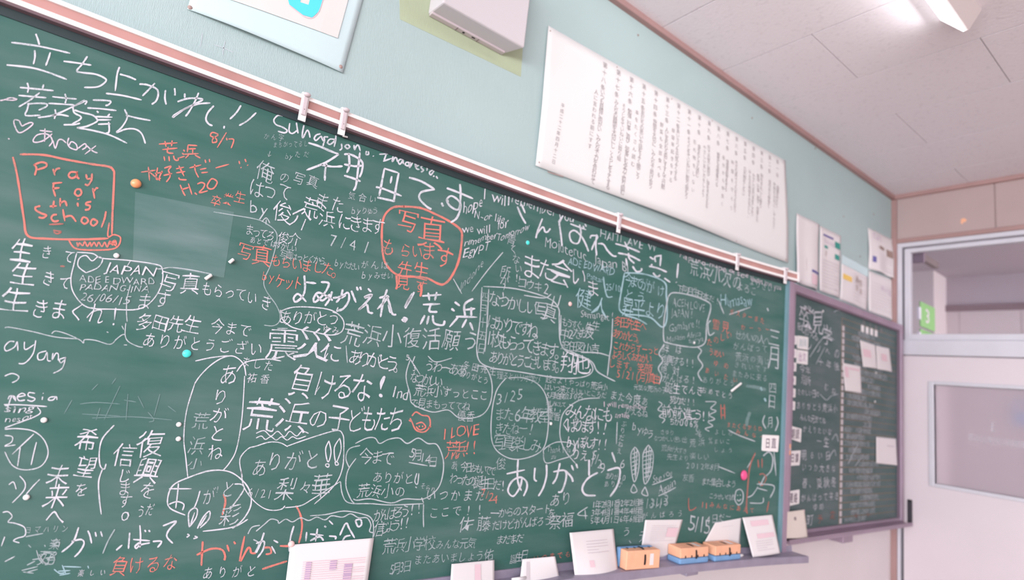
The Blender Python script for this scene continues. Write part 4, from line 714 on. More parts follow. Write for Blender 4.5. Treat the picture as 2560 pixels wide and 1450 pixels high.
for (o, c, l_, items) in TXS:
    for (t, x0, y0, x1, y1, h, a) in items:
        if h <= 1: continue
        k = Ink()
        (X0_, Y0_), (X1_, Y1_) = unx(o, x0, y0), unx(o, x1, y1)
        hh = h / o[2]
        k.line(t, X0_, Y0_, X1_, Y1_, hh, a)
        k.build('chalk_writing', M[c], cb, on_board, 0.0006 + 0.000004 * nz, COLN[c] + ' chalk writing ' + t); nz += 1
for (o, c, l_, items) in RUN:
    for (t, x0, y0, x1, y1, h) in items:
        k = Ink()
        k.run(t, *unx(o, x0, y0), *unx(o, x1, y1), h / o[2])
        k.build('chalk_writing', M[c], cb, on_board, 0.0006 + 0.000004 * nz, COLN[c] + ' chalk writing ' + t); nz += 1
# pale wiped rectangle where a photo used to hang
k = Ink(); g_ = 14
C4 = np.array([(338, 480), (585, 530), (560, 694), (332, 655)], float)
gv = []
for i in range(g_ + 1):
    for j in range(g_ + 1):
        u, v = i / g_, j / g_
        gv.append((1 - u) * (1 - v) * C4[0] + u * (1 - v) * C4[1] + u * v * C4[2] + (1 - u) * v * C4[3])
k.put(np.array(gv), [[i * (g_ + 1) + j, (i + 1) * (g_ + 1) + j, (i + 1) * (g_ + 1) + j + 1, i * (g_ + 1) + j + 1] for i in range(g_) for j in range(g_)])
M['wiped'] = board_mat('wiped_patch_green', (0.062, 0.155, 0.14), (0.36, 0.42, 0.45), 0.34)
k.build('wiped_patch', M['wiped'], cb, on_board, 0.0003, 'paler wiped rectangle where a photo once hung')
# ------------------------------------------------------------------ writing on the side board
k = Ink()
for t, x0, y0, x1, y1, h, a in [('卒業', 2010, 790, 2022, 796, 52, .5), ('見', 2045, 808, 2045, 808, 56, .5), ('学', 2068, 840, 2068, 840, 50, .5), ('をむかえる', 1998, 816, 2040, 842, 24, .6), ('ノノへの', 2024, 868, 2092, 884, 26, .5), ('十年後', 2052, 906, 2092, 916, 20, .6),
        ('今年', 2006, 922, 2020, 926, 20, .6), ('荒浜', 2010, 950, 2020, 952, 22, .6), ('たのしい日々', 1998, 980, 2044, 986, 18, .5), ('むね', 2066, 968, 2084, 978, 20, .5), ('ありがとう荒浜小', 1996, 1014, 2088, 1022, 20, .5), ('みんな元気でね', 2004, 1044, 2060, 1052, 18, .5),
        ('かえりたいな', 2012, 1072, 2074, 1080, 19, .5), ('一生', 2048, 1104, 2066, 1106, 24, .5), ('明るい日', 2010, 1138, 2070, 1140, 22, .5), ('いつか大きな', 2010, 1168, 2084, 1172, 20, .5), ('春、夏秋冬', 2012, 1208, 2084, 1206, 26, .5), ('がんばって生き', 2008, 1246, 2092, 1240, 22, .5), ('ゆめ', 2038, 1268, 2054, 1266, 20, .6), ('町', 2024, 1300, 2024, 1300, 26, .6)]:
    k = Ink(); k.line(t, x0, y0, x1, y1, h, a, .06); k.build('chalk_writing', M['w'], sb, on_side, 0.0016, 'white chalk writing ' + t)
k = Ink()
for P in ([(2024, 893), (2060, 842), (2085, 850)], [(2040, 910), (2062, 868)], [(2050, 985), (2066, 1000), (2078, 990), (2096, 985)], [(2080, 1100), (2090, 1085), (2096, 1105)], [(2070, 1150), (2085, 1125), (2090, 1140)], [(2120, 1160), (2145, 1110)], [(2138, 1165), (2160, 1135)], [(2085, 780), (2100, 776), (2140, 790)]): k.stroke(P, 2.2)
k.build('chalk_drawing', M['m'], sb, on_side, 0.0017, 'white chalk curves on the side board')
fill = 'おわかれ会六年生ありがとう荒浜小学校しあわせ春休み父母会音楽図工体育算数国語友だち先生ゆめ元気'
preload(fill)
k = Ink(); r_ = random.Random(3)
for i in range(rows - 1):
    z = zt_ + (zb_ - zt_) * (i + 1.5) / rows
    for seg in range(r_.choice([2, 3, 3])):
        xa = lx0 + .05 + r_.random() * .30; n_ = r_.randint(3, 8); wd = n_ * .032
        if i < 11 and xa < lx0 + .5 and i > 3: xa = lx0 + .05 + .4 * r_.random()
        for q_ in range(n_):
            X_ = xa + q_ * .032
            if X_ > lx1 - .02: break
            P3 = np.array([X_, SIDE_Y, z]) - CAM; dd = P3 @ FWD
            k.char(r_.choice(fill), 1280 + FPX * (P3 @ RGT) / dd, 725 - FPX * (P3 @ UPV) / dd, 13, .55, .05)
k.build('chalk_writing', M['m'], sb, on_side, 0.0018, 'small faint white chalk notes between the ruled lines')['kind'] = 'stuff'
k = Ink(); k.line('予', 2050, 1298, 2050, 1298, 22, .6); k.line('定', 2082, 1288, 2082, 1288, 20, .6); k.line('来る', 2140, 1290, 2170, 1286, 12, .7)
k.build('chalk_writing', M['r'], sb, on_side, 0.0020, 'red chalk characters low on the side board')
k = Ink()
for i, ch in enumerate('月行事表'): k.char(ch, *[(2160, 806), (2176, 813), (2190, 820), (2203, 827)][i], 12, a=.5, jit=0)
k.build('heading_letters', M['ink'], sb, on_side, 0.0022)
# ------------------------------------------------------------------ things
def grid(fn, nu, nv, th, name, m, parent=None, smooth=True):
    """thin sheet: fn(u,v)->(point, normal); closed shell of thickness th"""
    V = []; nn = (nu + 1) * (nv + 1)
    P = np.array([[fn(i / nu, j / nv) for j in range(nv + 1)] for i in range(nu + 1)]).reshape(nn, 3)
    B = P + np.array([0, th, 0]); ix = lambda i, j: i * (nv + 1) + j
    F = [[ix(i, j), ix(i, j + 1), ix(i + 1, j + 1), ix(i + 1, j)] for i in range(nu) for j in range(nv)]
    F += [[f[3] + nn, f[2] + nn, f[1] + nn, f[0] + nn] for f in F]
    for i in range(nu): F += [[ix(i, 0), ix(i + 1, 0), ix(i + 1, 0) + nn, ix(i, 0) + nn], [ix(i + 1, nv), ix(i, nv), ix(i, nv) + nn, ix(i + 1, nv) + nn]]
    for j in range(nv): F += [[ix(0, j + 1), ix(0, j), ix(0, j) + nn, ix(0, j + 1) + nn], [ix(nu, j), ix(nu, j + 1), ix(nu, j + 1) + nn, ix(nu, j) + nn]]
    return mesh(name, np.r_[P, B], F, m, parent, smooth)
def dome(cx, cy, cz, rx, ry, rz, m, name, parent=None, n=14, rings=5, base=None):
    """flattened dome facing -y"""
    V = [(cx, cy - ry, cz)]; F = []
    for i in range(1, rings + 1):
        a = math.pi / 2 * i / rings
        for j in range(n): t = 2 * math.pi * j / n; V.append((cx + rx * math.sin(a) * math.cos(t), cy - ry * math.cos(a), cz + rz * math.sin(a) * math.sin(t)))
    F += [[0, 1 + (j + 1) % n, 1 + j] for j in range(n)]
    for i in range(rings - 1): F += [[1 + i * n + j, 1 + i * n + (j + 1) % n, 1 + (i + 1) * n + (j + 1) % n, 1 + (i + 1) * n + j] for j in range(n)]
    b0 = 1 + (rings - 1) * n; F.append([b0 + j for j in range(n)])
    return mesh(name, V, F, m, parent, True, base)
def sheet(name, label, cat, C, surf, offs, m, group=None, bend=0.0, wav=0.0, marks=(), nu=16, nv=16, seed=1, curl=0.0, th=0.0004):
    """paper given by four corner readings TL,TR,BR,BL on a surface and the gap of each corner from it"""
    P = np.array([surf([c], o)[0] for c, o in zip(C, offs)])
    root = empty(name, P[2] * .5 + P[3] * .5, label, cat, group)
    r = random.Random(seed); ph = [r.uniform(0, 6.28) for _ in range(4)]
    def pos(u, v):
        q = (1 - u) * (1 - v) * P[0] + u * (1 - v) * P[1] + u * v * P[2] + (1 - u) * v * P[3]
        b = bend * math.sin(math.pi * u) * v + wav * (math.sin(u * 9 + ph[0]) * .5 + math.sin(v * 6 + ph[1]) * .3 + .8) * (.3 + v) + curl * max(0, (u - .6) / .4) ** 2 * v
        return q - np.array([0, b, 0])
    grid(pos, nu, nv, th, 'sheet', m, root)
    Cc = np.array(C, float)
    A = np.linalg.norm(Cc[0] - Cc[1]); Bv = np.linalg.norm(Cc[0] - Cc[3])
    def lay(uv, off):
        uv = np.asarray(uv); return np.array([pos(u, v) - np.array([0, off, 0]) for u, v in uv])
    for mi, (kind, col, args) in enumerate(marks):
        k = Ink()
        if kind == 'rect':
            for (u0, v0, u1, v1) in args:
                n = 6; g = [(u0 + (u1 - u0) * i / n, v0 + (v1 - v0) * j / n) for i in range(n + 1) for j in range(n + 1)]
                k.put(np.array(g), [[i * (n + 1) + j, i * (n + 1) + j + 1, (i + 1) * (n + 1) + j + 1, (i + 1) * (n + 1) + j] for i in range(n) for j in range(n)])
        elif kind == 'text':
            for (txt, u0, v0, u1, v1, h, a) in args:
                for i, ch in enumerate(txt):
                    t = i / max(1, len(txt) - 1); V, F = glyph(ch)
                    if not len(V): continue
                    lo, hi = ref()['k']; Q = (V - (lo + hi) / 2) / (hi[1] - lo[1])
                    k.put(np.c_[u0 + (u1 - u0) * t + Q[:, 0] * h * a, v0 + (v1 - v0) * t - Q[:, 1] * h], F)
        elif kind == 'poly':
            k.put(np.array(args), [list(range(len(args)))])
        o = mesh('printed_marks', lay(np.concatenate(k.V), 0.0022 + .0002 * mi), k.F, M[col], root)
    return root, pos
preload('いつも目標に向かってみんなで力合わせがんばろう時間を大切しくふりする勉強行事遊び何全取組思友だちの話をよく聞こうあいさつ元気そうじていねい本読む外や野菜食べる早寝起きうたかい平成二十年四月日忘物なやさしきれい仲良助け')
# long class-rules poster
rules = ['いつも目標に向かい、みんなで力を合わせて', 'みんなの時間を大切にし、くらしをよくする', '勉強、行事、遊び、何事にも全力で取り組む', '友だちの思いや話をよく聞こう', '仲間を大切に、みんなで助け合う', '人に言われる前にすすんで行動', 'あいさつを元気よくする', 'そうじをていねいに取り組もう', '本をたくさん読む', '外で元気に遊び、体をきたえる', '野菜も全部食べる', '早寝早起きをする', '大きな声でうたをうたおう', '忘れ物をしない', 'やさしい言い方をしよう', '物をきれいに使う', '自分から仲良く', '時間を守ろう']
preload(''.join(rules) + '第条')
kan = ['', '一', '二', '三', '四', '五', '六', '七', '八', '九', '十', '十一', '十二', '十三', '十四', '十五', '十六', '十七', '十八']
ptx = [('平成二十二年四月十二日', .055, .52, .045, .93, .030, .32)]
for i, rl in enumerate(rules):
    u = .175 + i * .0455; ttl = '第' + kan[18 - i] + '条'
    ptx.append((ttl, u, .06, u - .004, .06 + .045 * len(ttl), .042, .32))
    ptx.append((rl, u - .004, .28 + .02 * (i % 3), u - .016, min(.96, .28 + .037 * len(rl)), .040, .32))
    if i % 3 != 1: ptx.append((rules[(i + 5) % 18][:10 + i % 4], u - .024, .30, u - .034, .72, .036, .32))
C = [(1371, 64), (1963, 402), (1966, 657), (1338, 414)]
po, pos_ = sheet('rules_poster', 'long white handwritten rules poster above the chalkboard rail', 'poster', C, on_wall, (.006, .006, .006, .006), M['poster'], bend=.006, wav=.010, marks=[('text', 'ink', ptx)], nu=60, nv=14, seed=5)
for u, v in ((.006, .03), (.215, .02), (.42, .03), (.60, .02), (.985, .03), (.008, .97), (.72, .985), (.985, .98)):
    p_ = pos_(u, v); dome(p_[0], p_[1] + .0008, p_[2], .0032, .003, .0032, M['pin'], 'pin', po, 8, 3)
r0 = on_wall([(1368, 428), (1408, 440), (1409, 443), (1370, 431)], .012)
mesh('folded_edge', list(r0) + [p + np.array([0, .0006, 0]) for p in r0], [(0, 1, 2, 3), (7, 6, 5, 4), (0, 4, 5, 1), (1, 5, 6, 2), (2, 6, 7, 3), (3, 7, 4, 0)], M['pin'], po)
# cyan mounted picture, cut by the top of the frame
C = [(520, -160), (925, -70), (856, 183), (468, 23)]
ca, pos_ = sheet('picture_card', 'pale cyan card with a white picture pinned above the rail', 'poster', C, on_wall, (.004, .004, .004, .004), M['mount'], nu=24, nv=18, wav=.002, bend=.010, seed=2,
   marks=[('rect', 'cardpaper', [(-0.0 + .14, .05, .90, .72)])])
k = Ink(); k.put(np.array([(.52, .30), (.60, .30), (.60, .50), (.655, .50), (.655, .30), (.74, .30), (.735, .52), (.70, .615), (.64, .62), (.54, .56), (.52, .50)]), [[0, 1, 2, 3, 8, 9, 10], [3, 4, 5, 6, 7, 8]])
V_ = np.concatenate(k.V); o_ = mesh('painted_shape', [pos_(u, v) - np.array([0, .0030, 0]) for u, v in V_], k.F, M['cyan'], ca); o_['label'] = 'turquoise painted shape with a pink outline'
k = Ink(); k.stroke([(.735 * 400, .30 * 250), (.732 * 400, .52 * 250), (.70 * 400, .62 * 250), (.64 * 400, .628 * 250), (.54 * 400, .568 * 250)], 1.6)
V_ = np.concatenate(k.V) / np.array([400, 250]); mesh('pencil_outline', [pos_(u, v) - np.array([0, .0033, 0]) for u, v in V_], k.F, M['pinkline'], ca)
for u, v in ((.012, .97), (.975, .955)):
    p_ = pos_(u, v); dome(p_[0], p_[1] + .0008, p_[2], .0055, .0035, .0055, M['pin'], 'pin', ca, 12, 4)
# printed sheets over the side board
def lines(v0, v1, n, u0=.12, u1=.9, h=.008): return [(u0, v0 + (v1 - v0) * i / n, u1 - (.25 if i % 4 == 3 else 0), v0 + (v1 - v0) * i / n + h) for i in range(n)]
preload('荒浜小学校だより学年通信お知らせ六こころ')
WP = [
 ('tall blank-topped sheet with a navy bar, leftmost over the side board', [(1990, 533), (2048, 561), (2041, 727), (1984, 705)], .018, [('rect', 'inkblue', [(.60, .74, .98, .775)]), ('text', 'inkbrown', [('お知らせ', .42, .62, .42, .76, .045, .6)]), ('rect', 'inkpink', [(.60, .80, .92, .95)])]),
 ('school newsletter with green blocks, second from the left over the side board', [(2049, 564), (2102, 590), (2098, 746), (2045, 727)], .010, [('rect', 'inkgreen', [(.68, .14, .95, .24), (.68, .34, .92, .42), (.2, .27, .36, .31)]), ('rect', 'inkblue', [(.15, .10, .6, .13)]), ('text', 'inkbrown', [('学', .28, .40, .28, .40, .09, .9)]), ('rect', 'inkpale', lines(.5, .95, 9)), ('text', 'inkviolet', [('荒浜小学校', .22, .20, .6, .22, .07, .8)])]),
 ('newsletter with a pale cyan heading and a yellow block over the side board', [(2104, 637), (2169, 672), (2166, 777), (2099, 748)], .008, [('rect', 'mount', [(.0, .0, 1, .20)]), ('rect', 'inkyellow', [(.06, .40, .36, .52)]), ('rect', 'inkpale', lines(.28, .95, 9, .4, .92)), ('text', 'inkbrown', [('通信', .55, .40, .7, .44, .16, .8), ('学年', .55, .60, .72, .64, .14, .8)])]),
 ('upper sheet by the wall corner with grey print and violet title', [(2170, 569), (2232, 600), (2233, 698), (2171, 672)], .022, [('text', 'inkviolet', [('だより', .2, .14, .42, .16, .16, .7)]), ('rect', 'inkbrown', [(.34, .34, .55, .42), (.66, .34, .9, .52)]), ('rect', 'inkblue', [(.10, .66, .2, .80)]), ('rect', 'inkpale', lines(.56, .95, 6, .3, .9))]),
 ('lower sheet by the wall corner just above the side board frame', [(2171, 676), (2232, 700), (2238, 804), (2168, 778)], .008, [('rect', 'inkpale', lines(.25, .92, 9)), ('text', 'inkviolet', [('お', .8, .36, .8, .36, .16, .8), ('知らせ', .5, .32, .66, .34, .10, .8)])]),
]
for i, (l_, C, wv, mk) in enumerate(WP):
    root, pos_ = sheet('printed_sheet', l_, 'paper sheet', C, on_wall, (.004, .004, .004, .004), M['paper'], 'sheets pinned over the side board', bend=wv * .4, wav=wv * .5, marks=mk, seed=i + 3, nu=10, nv=14)
    for u, v in ((.04, .02), (.96, .02)):
        p_ = pos_(u, v); dome(p_[0], p_[1] + .0008, p_[2], .004, .003, .004, M['pin'], 'pin', root, 8, 3)
# sheets on the tray and the side board
TS = [
 ('white sheet with violet print at the bottom edge of the photo', [(726, 1362), (935, 1345), (918, 1462), (712, 1474)], on_board, (.004, .004, .03, .03), .004, [('rect', 'inkviolet', [(.2, .42, .26, .95), (.48, .42, .56, .62), (.66, .5, .76, .95)]), ('rect', 'inkpink', lines(.40, .98, 12, .16, .92, .014))], 'paper'),
 ('small blank sheet standing on the tray right of the violet-printed sheet', [(1129, 1410), (1236, 1400), (1236, 1462), (1125, 1470)], on_board, (.012, .012, .05, .05), .004, [('rect', 'inkpink', [(.52, .1, .66, .9)])], 'paper'),
 ('curled white sheet on the tray beside a chalk stick', [(1306, 1398), (1388, 1391), (1402, 1462), (1298, 1466)], on_board, (.012, .03, .045, .05), .012, [('rect', 'inkpale', [(.12, .1, .2, .9)])], 'paper'),
 ('large curled sheet leaning left of the standing orange eraser', [(1424, 1332), (1534, 1322), (1546, 1440), (1438, 1448)], on_board, (.03, .006, .05, .05), .02, [('rect', 'inkpink', [(.30, .60, .40, .74)]), ('rect', 'inkpale', lines(.2, .5, 5, .3, .8, .01))], 'paper'),
 ('white printed sheet leaning behind the standing orange eraser', [(1613, 1300), (1707, 1299), (1681, 1392), (1600, 1394)], on_board, (.003, .003, .006, .006), .001, [('rect', 'inkpale', lines(.15, .6, 9, .18, .85, .010)), ('rect', 'inkpink', [(.62, .22, .92, .46)])], 'paper'),
 ('slanting blank sheet behind the two lying erasers', [(1788, 1307), (1854, 1295), (1849, 1372), (1752, 1372)], on_board, (.003, .003, .005, .005), .0005, [('rect', 'inkpale', [(.3, .2, .7, .21)])], 'paper'),
 ('white printed sheet leaning at the right end of the tray', [(1856, 1294), (1931, 1287), (1951, 1383), (1882, 1393)], on_board, (.010, .010, .055, .055), .003, [('rect', 'inkpink', [(.30, .44, .9, .56), (.2, .1, .8, .24)]), ('rect', 'inkpale', lines(.62, .9, 5, .2, .8, .012))], 'paper'),
 ('cream card with a black clip mark standing on the side board tray', [(1958, 1281), (2011, 1274), (2020, 1344), (1957, 1346)], on_side, (.022, .022, .050, .050), .006, [('rect', 'ink', [(.46, .22, .54, .34)]), ('rect', 'inkpink', [(.92, .0, .99, .05)])], 'cream'),
 ('left of the two sheets side by side high on the side board', [(2150, 850), (2188, 863), (2193, 922), (2158, 917)], on_side, (.004, .004, .010, .010), .004, [('rect', 'inkpink', [(.1, .3, .6, .6)])], 'paper'),
 ('right of the two sheets side by side high on the side board', [(2190, 864), (2223, 871), (2230, 930), (2194, 923)], on_side, (.004, .004, .010, .010), .004, [('rect', 'inkpink', [(.3, .3, .7, .6)])], 'paper'),
 ('sheet with a pink margin below the pair on the side board', [(2107, 907), (2151, 916), (2154, 983), (2113, 977)], on_side, (.003, .003, .006, .006), .002, [('rect', 'inkpink', [(.06, .12, .26, .5), (.3, .12, .9, .2)])], 'paper'),
 ('blank white sheet low at the right edge of the side board', [(2191, 1092), (2240, 1097), (2244, 1164), (2191, 1158)], on_side, (.003, .003, .006, .006), .002, [('rect', 'inkpale', [(.5, .28, .85, .32)])], 'paper'),
]
for i, (l_, C, sf, of, bd, mk, mt) in enumerate(TS):
    sheet('paper_card' if mt == 'cream' else 'paper_sheet', l_, 'paper sheet', C, sf, of, M[mt], 'loose sheets on the boards', bend=bd, marks=mk, seed=i + 20)
# hooks riding on the rail
hk = [((760, 268), 'grey plastic hook on the rail above the S of the signature, leftmost'), ((858, 305), 'grey plastic hook on the rail, second from the left'),
      ((1548, 558), 'grey plastic hook on the rail under the long poster'), ((1844, 655), 'grey plastic hook on the rail near the right end of the poster'), ((1964, 690), 'grey plastic hook at the right end of the rail')]
def loc_frame(x):
    s_ = (curve_y(x + .01) - curve_y(x - .01)) / .02; n_ = math.hypot(1, s_); return s_ / n_, 1 / n_
def hook_parts(x, lbl):
    root = empty('rail_hook', (x, curve_y(x, .021), 2.132), lbl, 'hook', 'hooks on the rail')
    root.rotation_euler = (0, 0, math.atan2(*loc_frame(x)))
    return root
hx = [on_board([p_], .024)[0][0] for p_, _ in hk]
first = None
for x, (p_, l_) in zip(hx, hk):
    root = hook_parts(x, l_)
    if first is None:
        BASE[root.name] = np.zeros(3)
        box('plate', (-.0090, .0090, -.0035, -.0003, -.070, .002), M['white'], root, bev=.0012)
        box('top_clip', (-.0090, .0090, -.002, .014, -.0008, .0022), M['white'], root, bev=.0008)
        q_ = MB().box(-.0055, .0055, -.0085, -.0034, -.056, -.010, bev=.0018).build('raised_block', M['hook'], root)
        dome(.0005, -.0086, -.042, .0010, .0006, .0010, M['black'], 'screw_hole', root, 8, 2)
        bm = bmesh.new(); bmesh.ops.create_uvsphere(bm, u_segments=16, v_segments=10, radius=1)
        for v in bm.verts: v.co = Vector((v.co.x * .0088 + .001, v.co.y * .007 - .009, v.co.z * .0052 - .0045))
        V_ = [tuple(v.co) for v in bm.verts]; bm.verts.index_update(); F_ = [[v.index for v in f.verts] for f in bm.faces]; bm.free()
        mesh('knob', V_, F_, M['hook'], root, True)
        first = root
    else:
        for ch in list(first.children):
            c = ch.copy(); COL.objects.link(c); c.parent = root
# magnets and chalk pieces on the board
def magnet(name, label, px, r, m, surf=on_board, group=None, flat=.5, cat='magnet'):
    p_ = surf([px], .0012)[0]; root = empty(name, p_, label, cat, group)
    dome(p_[0], p_[1] - .001, p_[2], r, r * flat, r, m, 'cap', root, 18, 6)
    dome(p_[0], p_[1], p_[2], r * 1.03, .0018, r * 1.03, M['hook'] if m is not M['magpink'] else M['magpink'], 'rim', root, 18, 3)
magnet('round_magnet', 'turquoise round magnet below ありがとう on the left half', (467, 884), .0085, M['magcyan'])
magnet('round_magnet', 'small turquoise round magnet left of the んば strokes under the rail', (1319, 607), .0072, M['magcyan'])
magnet('round_magnet', 'orange round magnet at the top left corner of the wiped rectangle', (340, 459), .0095, M['magorange'], flat=.8)
magnet('round_magnet', 'small pale pink magnet left of 健人', (1425, 760), .0075, M['magpale'])
magnet('round_magnet', 'bright pink round magnet near the right edge of the chalkboard', (1859, 1188), .0200, M['magpink'], flat=.55)
magnet('round_magnet', 'pink magnet at the corner of the violet-printed sheet', (728, 1360), .0075, M['magpale'], flat=.8)
for (px, l_) in (((110, 1050), 'glare-white magnet under the cursive letters at the left edge'), ((66, 1243), 'glare-white magnet at the left edge beside 未来'), ((447, 1061), 'upper of two small glare-white magnets left of the ありがとね oval'),
                 ((446, 1097), 'lower of two small glare-white magnets left of the ありがとね oval'), ((291, 639), 'small glare-white magnet just below the orange bubble'), ((1735, 857), 'small glare-white magnet on the edge of the ACEH bubble'), ((1377, 1059), 'tiny glare-white magnet beside 6年教室')):
    magnet('white_magnet', l_, px, .0050, M['white'], group='small white magnets', flat=.6)  # white domes stand for the glare on dark green magnets
def stick(label, p0, p1, r, m=M['white']):
    a, b = on_board([p0, p1], .0075); root = empty('chalk_stick', (a + b) / 2, label, 'chalk'); d = b - a; L_ = np.linalg.norm(d); d /= L_
    e1 = np.cross(d, [0, 1, 0]); e1 /= np.linalg.norm(e1); e2 = np.cross(d, e1); n = 12; V = []
    for t, rr in ((0, .8), (.04, 1), (.96, 1), (1, .8)):
        V += [a + d * L_ * t + (e1 * math.cos(6.2832 * j / n) + e2 * math.sin(6.2832 * j / n)) * r * rr for j in range(n)]
    F = [[i * n + j, i * n + (j + 1) % n, (i + 1) * n + (j + 1) % n, (i + 1) * n + j] for i in range(3) for j in range(n)] + [list(range(n))[::-1], [3 * n + j for j in range(n)]]
    mesh('stick', V, F, m, root, True)
    c = (a + b) / 2; box('magnet_clip', (c[0] - .003, c[0] + .003, curve_y(c[0], .004), curve_y(c[0], .0006), c[2] - .003, c[2] + .003), M['black'], root)
stick('short white chalk piece at the lower right corner of the wiped rectangle', (573, 657), (584, 648), .0037)
stick('short white chalk piece above もらって', (513, 698), (529, 687), .0037)
stick('white chalk piece stuck slanting beside the wiped streak at the right', (1828, 978), (1853, 958), .0046)
stick('white chalk piece beside the second rail hook', (857, 340), (869, 343), .0022)
def tray_chalk(label, px, L_):
    p_ = on_board([px], .040)[0]; x = p_[0]; y = curve_y(x, .040); z = .9565 if True else p_[2]
    root = empty('chalk_stub', (x, y, .9535), label, 'chalk'); n = 12
    V = [(x + (t - .5) * L_, y + math.cos(6.2832 * j / n) * .0052, .9585 + math.sin(6.2832 * j / n) * .0052) for t in (0, 1) for j in range(n)]
    mesh('stub', V, [[j, (j + 1) % n, n + (j + 1) % n, n + j] for j in range(n)] + [list(range(n))[::-1], [n + j for j in range(n)]], M['white'], root, True)
tray_chalk('white chalk stub on the tray between the erasers and the last sheet', (1853, 1388), .02)
tray_chalk('white chalk stick on the tray left of the curled sheet', (1301, 1412), .05)
# label magnets
def card(name, label, C, surf, off, txt, col, cat='label magnet', group=None, edge=None, vert=False):
    P = surf(C, off); r0 = P.mean(0); root = empty(name, r0, label, cat, group)
    V = list(P) + [p + np.array([0, off - .0004, 0]) for p in P]
    F = [(0, 3, 2, 1), (4, 5, 6, 7), (0, 1, 5, 4), (1, 2, 6, 5), (2, 3, 7, 6), (3, 0, 4, 7)]
    bm = bmesh.new(); vs = [bm.verts.new(v) for v in V]; [bm.faces.new([vs[i] for i in f]) for f in F]; bmesh.ops.recalc_face_normals(bm, faces=bm.faces)
    bmesh.ops.bevel(bm, geom=[e for e in bm.edges if abs((e.verts[0].co - e.verts[1].co).normalized().y) > .8], offset=.004, segments=3, affect='EDGES', profile=.5)
    bm.verts.index_update(); V = [tuple(v.co) for v in bm.verts]; F = [[v.index for v in f.verts] for f in bm.faces]; bm.free()
    mesh('plate', V, F, M['white'], root)
    k = Ink(); Cc = np.array(C, float); lo, hi = Cc.min(0), Cc.max(0); c = (lo + hi) / 2; w_, h_ = hi - lo
    n = len(txt)
    for i, ch in enumerate(txt):
        if vert: k.char(ch, c[0], c[1] + (i - (n - 1) / 2) * h_ * .7 / n, h_ * .62 / n, .75 * w_ / h_ * n, 0, off=.004)
        else: k.char(ch, c[0] + (i - (n - 1) / 2) * w_ * .72 / n, c[1], h_ * .56, w_ / h_ * .62 / n * 1.5, 0, off=.004)
    k.build('lettering', M[col], root, surf, off + .0012)
card('label_magnet', 'white square magnet reading 日直 at the right edge of the chalkboard', [(1908, 1087), (1948, 1089), (1945, 1130), (1906, 1127)], on_board, .0045, '日直', 'inkdark')
card('label_magnet', 'white square magnet with violet kanji, upper of three on the side board', [(1975, 1064), (2004, 1072), (2002, 1106), (1973, 1096)], on_side, .0045, '朝読', 'inkdark')
card('label_magnet', 'white square magnet with violet kanji, middle of three on the side board', [(1973, 1128), (2002, 1126), (1999, 1163), (1972, 1165)], on_side, .0045, '日課', 'inkdark')
card('label_magnet', 'white square magnet with violet kanji, lowest of three on the side board', [(1970, 1229), (1999, 1224), (1998, 1259), (1969, 1266)], on_side, .0045, '連絡', 'inkdark')
card('label_magnet', 'white square magnet with blue print high on the side board', [(1995, 839), (2021, 843), (2020, 875), (1994, 871)], on_side, .0045, '川川', 'b')
card('label_magnet', 'white square magnet with violet print just below the blue one', [(1994, 874), (2020, 878), (2019, 912), (1992, 908)], on_side, .0045, '出欠', 'inkviolet')
for i, (y, l_) in enumerate(((838, 'first'), (871, 'second'), (905, 'third'), (939, 'fourth'), (970, 'fifth'), (1002, 'sixth'))):
    card('number_magnet', 'small white number magnet on the side board, %s from the top of the column' % l_, [(1981 - i * .9, y), (1993 - i * .9, y + 2), (1992 - i * .9, y + 24), (1980 - i * .9, y + 21)], on_side, .004, '123456'[i], 'inkviolet', group='number magnets in a column')
om = on_side([(1967, 1109), (1975, 1110), (1974, 1137), (1967, 1135)], .024); oo = empty('orange_clip', om.mean(0), 'orange clip on the left frame of the side board', 'clip')
box('clip_body', (om[:, 0].min(), om[:, 0].max(), -.094, -.0842, om[:, 2].min(), om[:, 2].max()), M['orange'], oo, bev=.003); box('clip_spring', (om[:, 0].min() + .004, om[:, 0].max() - .004, -.097, -.0935, om[:, 2].mean() - .004, om[:, 2].mean() + .004), M['hook'], oo, bev=.001)
mg = on_side([(2056, 778)], .004)[0]; magnet('white_magnet', 'tiny white magnet under the top frame of the side board', (2057, 778), .006, M['white'], on_side, 'small white magnets'); magnet('white_magnet', 'tiny white magnet below the two sheets on the side board', (2190, 932), .006, M['white'], on_side, 'small white magnets')
magnet('white_magnet', 'tiny white magnet halfway up the ruled area of the side board', (2187, 1004), .006, M['white'], on_side, 'small white magnets')
# free pins in the fabric
for px, l_ in (((1595, 88), 'tiny dark thumbtack above the left part of the long poster'), ((1880, 295), 'tiny dark thumbtack above the right part of the long poster'), ((2038, 371), 'tiny dark thumbtack high on the wall near the pink moulding'), ((2109, 541), 'dark thumbtack above the green-blocked newsletter'),
           ((2150, 641), 'dark thumbtack between the cyan-headed newsletter and the corner sheets'), ((2184, 536), 'faint thumbtack above the violet-titled corner sheet')):
    p_ = on_wall([px], .0015)[0]; root = empty('thumbtack', p_, l_, 'thumbtack', 'thumbtacks left in the fabric')
    dome(p_[0], p_[1] - .001, p_[2], .0042, .003, .0042, M['inkbrown'], 'head', root, 10, 3); dome(p_[0], p_[1], p_[2], .0048, .0014, .0048, M['pin'], 'collar', root, 10, 2)
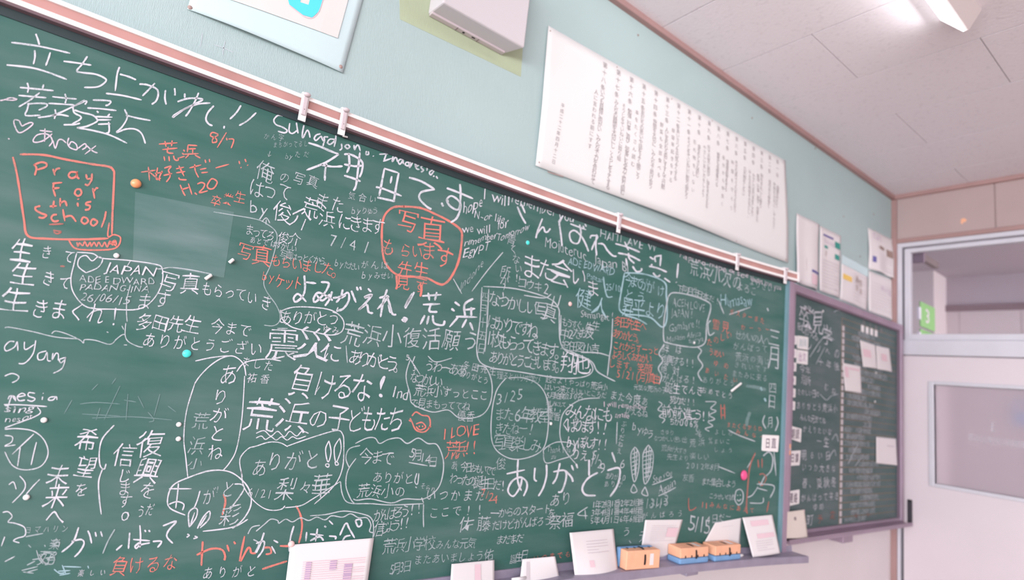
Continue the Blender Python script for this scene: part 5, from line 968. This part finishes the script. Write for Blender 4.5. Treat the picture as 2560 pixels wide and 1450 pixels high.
# chalkboard erasers
def eraser(label, px, off, rot, stand=False):
    p_ = on_board([px], off)[0]; x = p_[0]; y = curve_y(x, off); s_, c_ = loc_frame(x)
    root = empty('board_eraser', (x, y, .9535), label, 'eraser', 'orange and blue erasers on the tray'); BASE[root.name] = np.zeros(3)
    L_, D_, H1, H2 = .150, .061, .020, .034
    MB().box(-L_ / 2, L_ / 2, -D_ / 2, D_ / 2, 0, H1, bev=.006).build('felt_base', M['blue'], root)
    ob = MB().box(-L_ / 2 + .002, L_ / 2 - .002, -D_ / 2 + .001, D_ / 2 - .001, H1 + .001, H1 + H2, bev=.003).build('sponge_top', M['orange'], root)
    for sx in (-.048, -.016, .016, .048):
        for sy in (-1, 1): box('slot', (sx - .0022, sx + .0022, sy * (D_ / 2 - .0006) - .0008, sy * (D_ / 2 - .0006) + .0008, H1 + .001, H1 + .009), M['black'], root)
    box('name_tag', (.028, .044, -.018, .018, H1 + H2 - .0002, H1 + H2 + .0006), M['paper'], root)
    n = 22; V = []; hw = .0035
    for j in range(n + 1):
        a = math.pi * j / n; yy = -math.cos(a) * (D_ / 2 + .002); zz = H1 * .9 + math.sin(a) ** .35 * (H2 + .004)
        if stand: pass
        V += [(.006 - hw, yy, zz), (.006 + hw, yy, zz), (.006 + hw, yy * .97, zz - .0015), (.006 - hw, yy * .97, zz - .0015)]
    F = [[j * 4 + q, (j + 1) * 4 + q, (j + 1) * 4 + (q + 1) % 4, j * 4 + (q + 1) % 4] for j in range(n) for q in range(4)] + [[3, 2, 1, 0], [n * 4, n * 4 + 1, n * 4 + 2, n * 4 + 3]]
    mesh('strap', V, F, M['black'], root)
    root.rotation_euler = (math.radians(90) if stand else 0, 0, math.atan2(s_, c_) + rot)
    if stand: root.location.z += D_ / 2
    return root
E1 = eraser('orange and blue eraser standing on edge on the tray', (1578, 1430), .018, math.radians(-4), True)
E2 = eraser('orange and blue eraser lying flat, left one of the two lying on the tray', (1719, 1410), .039, math.radians(0))
E3 = eraser('orange and blue eraser lying flat next to the last leaning sheets', (1803, 1397), .039, math.radians(2))
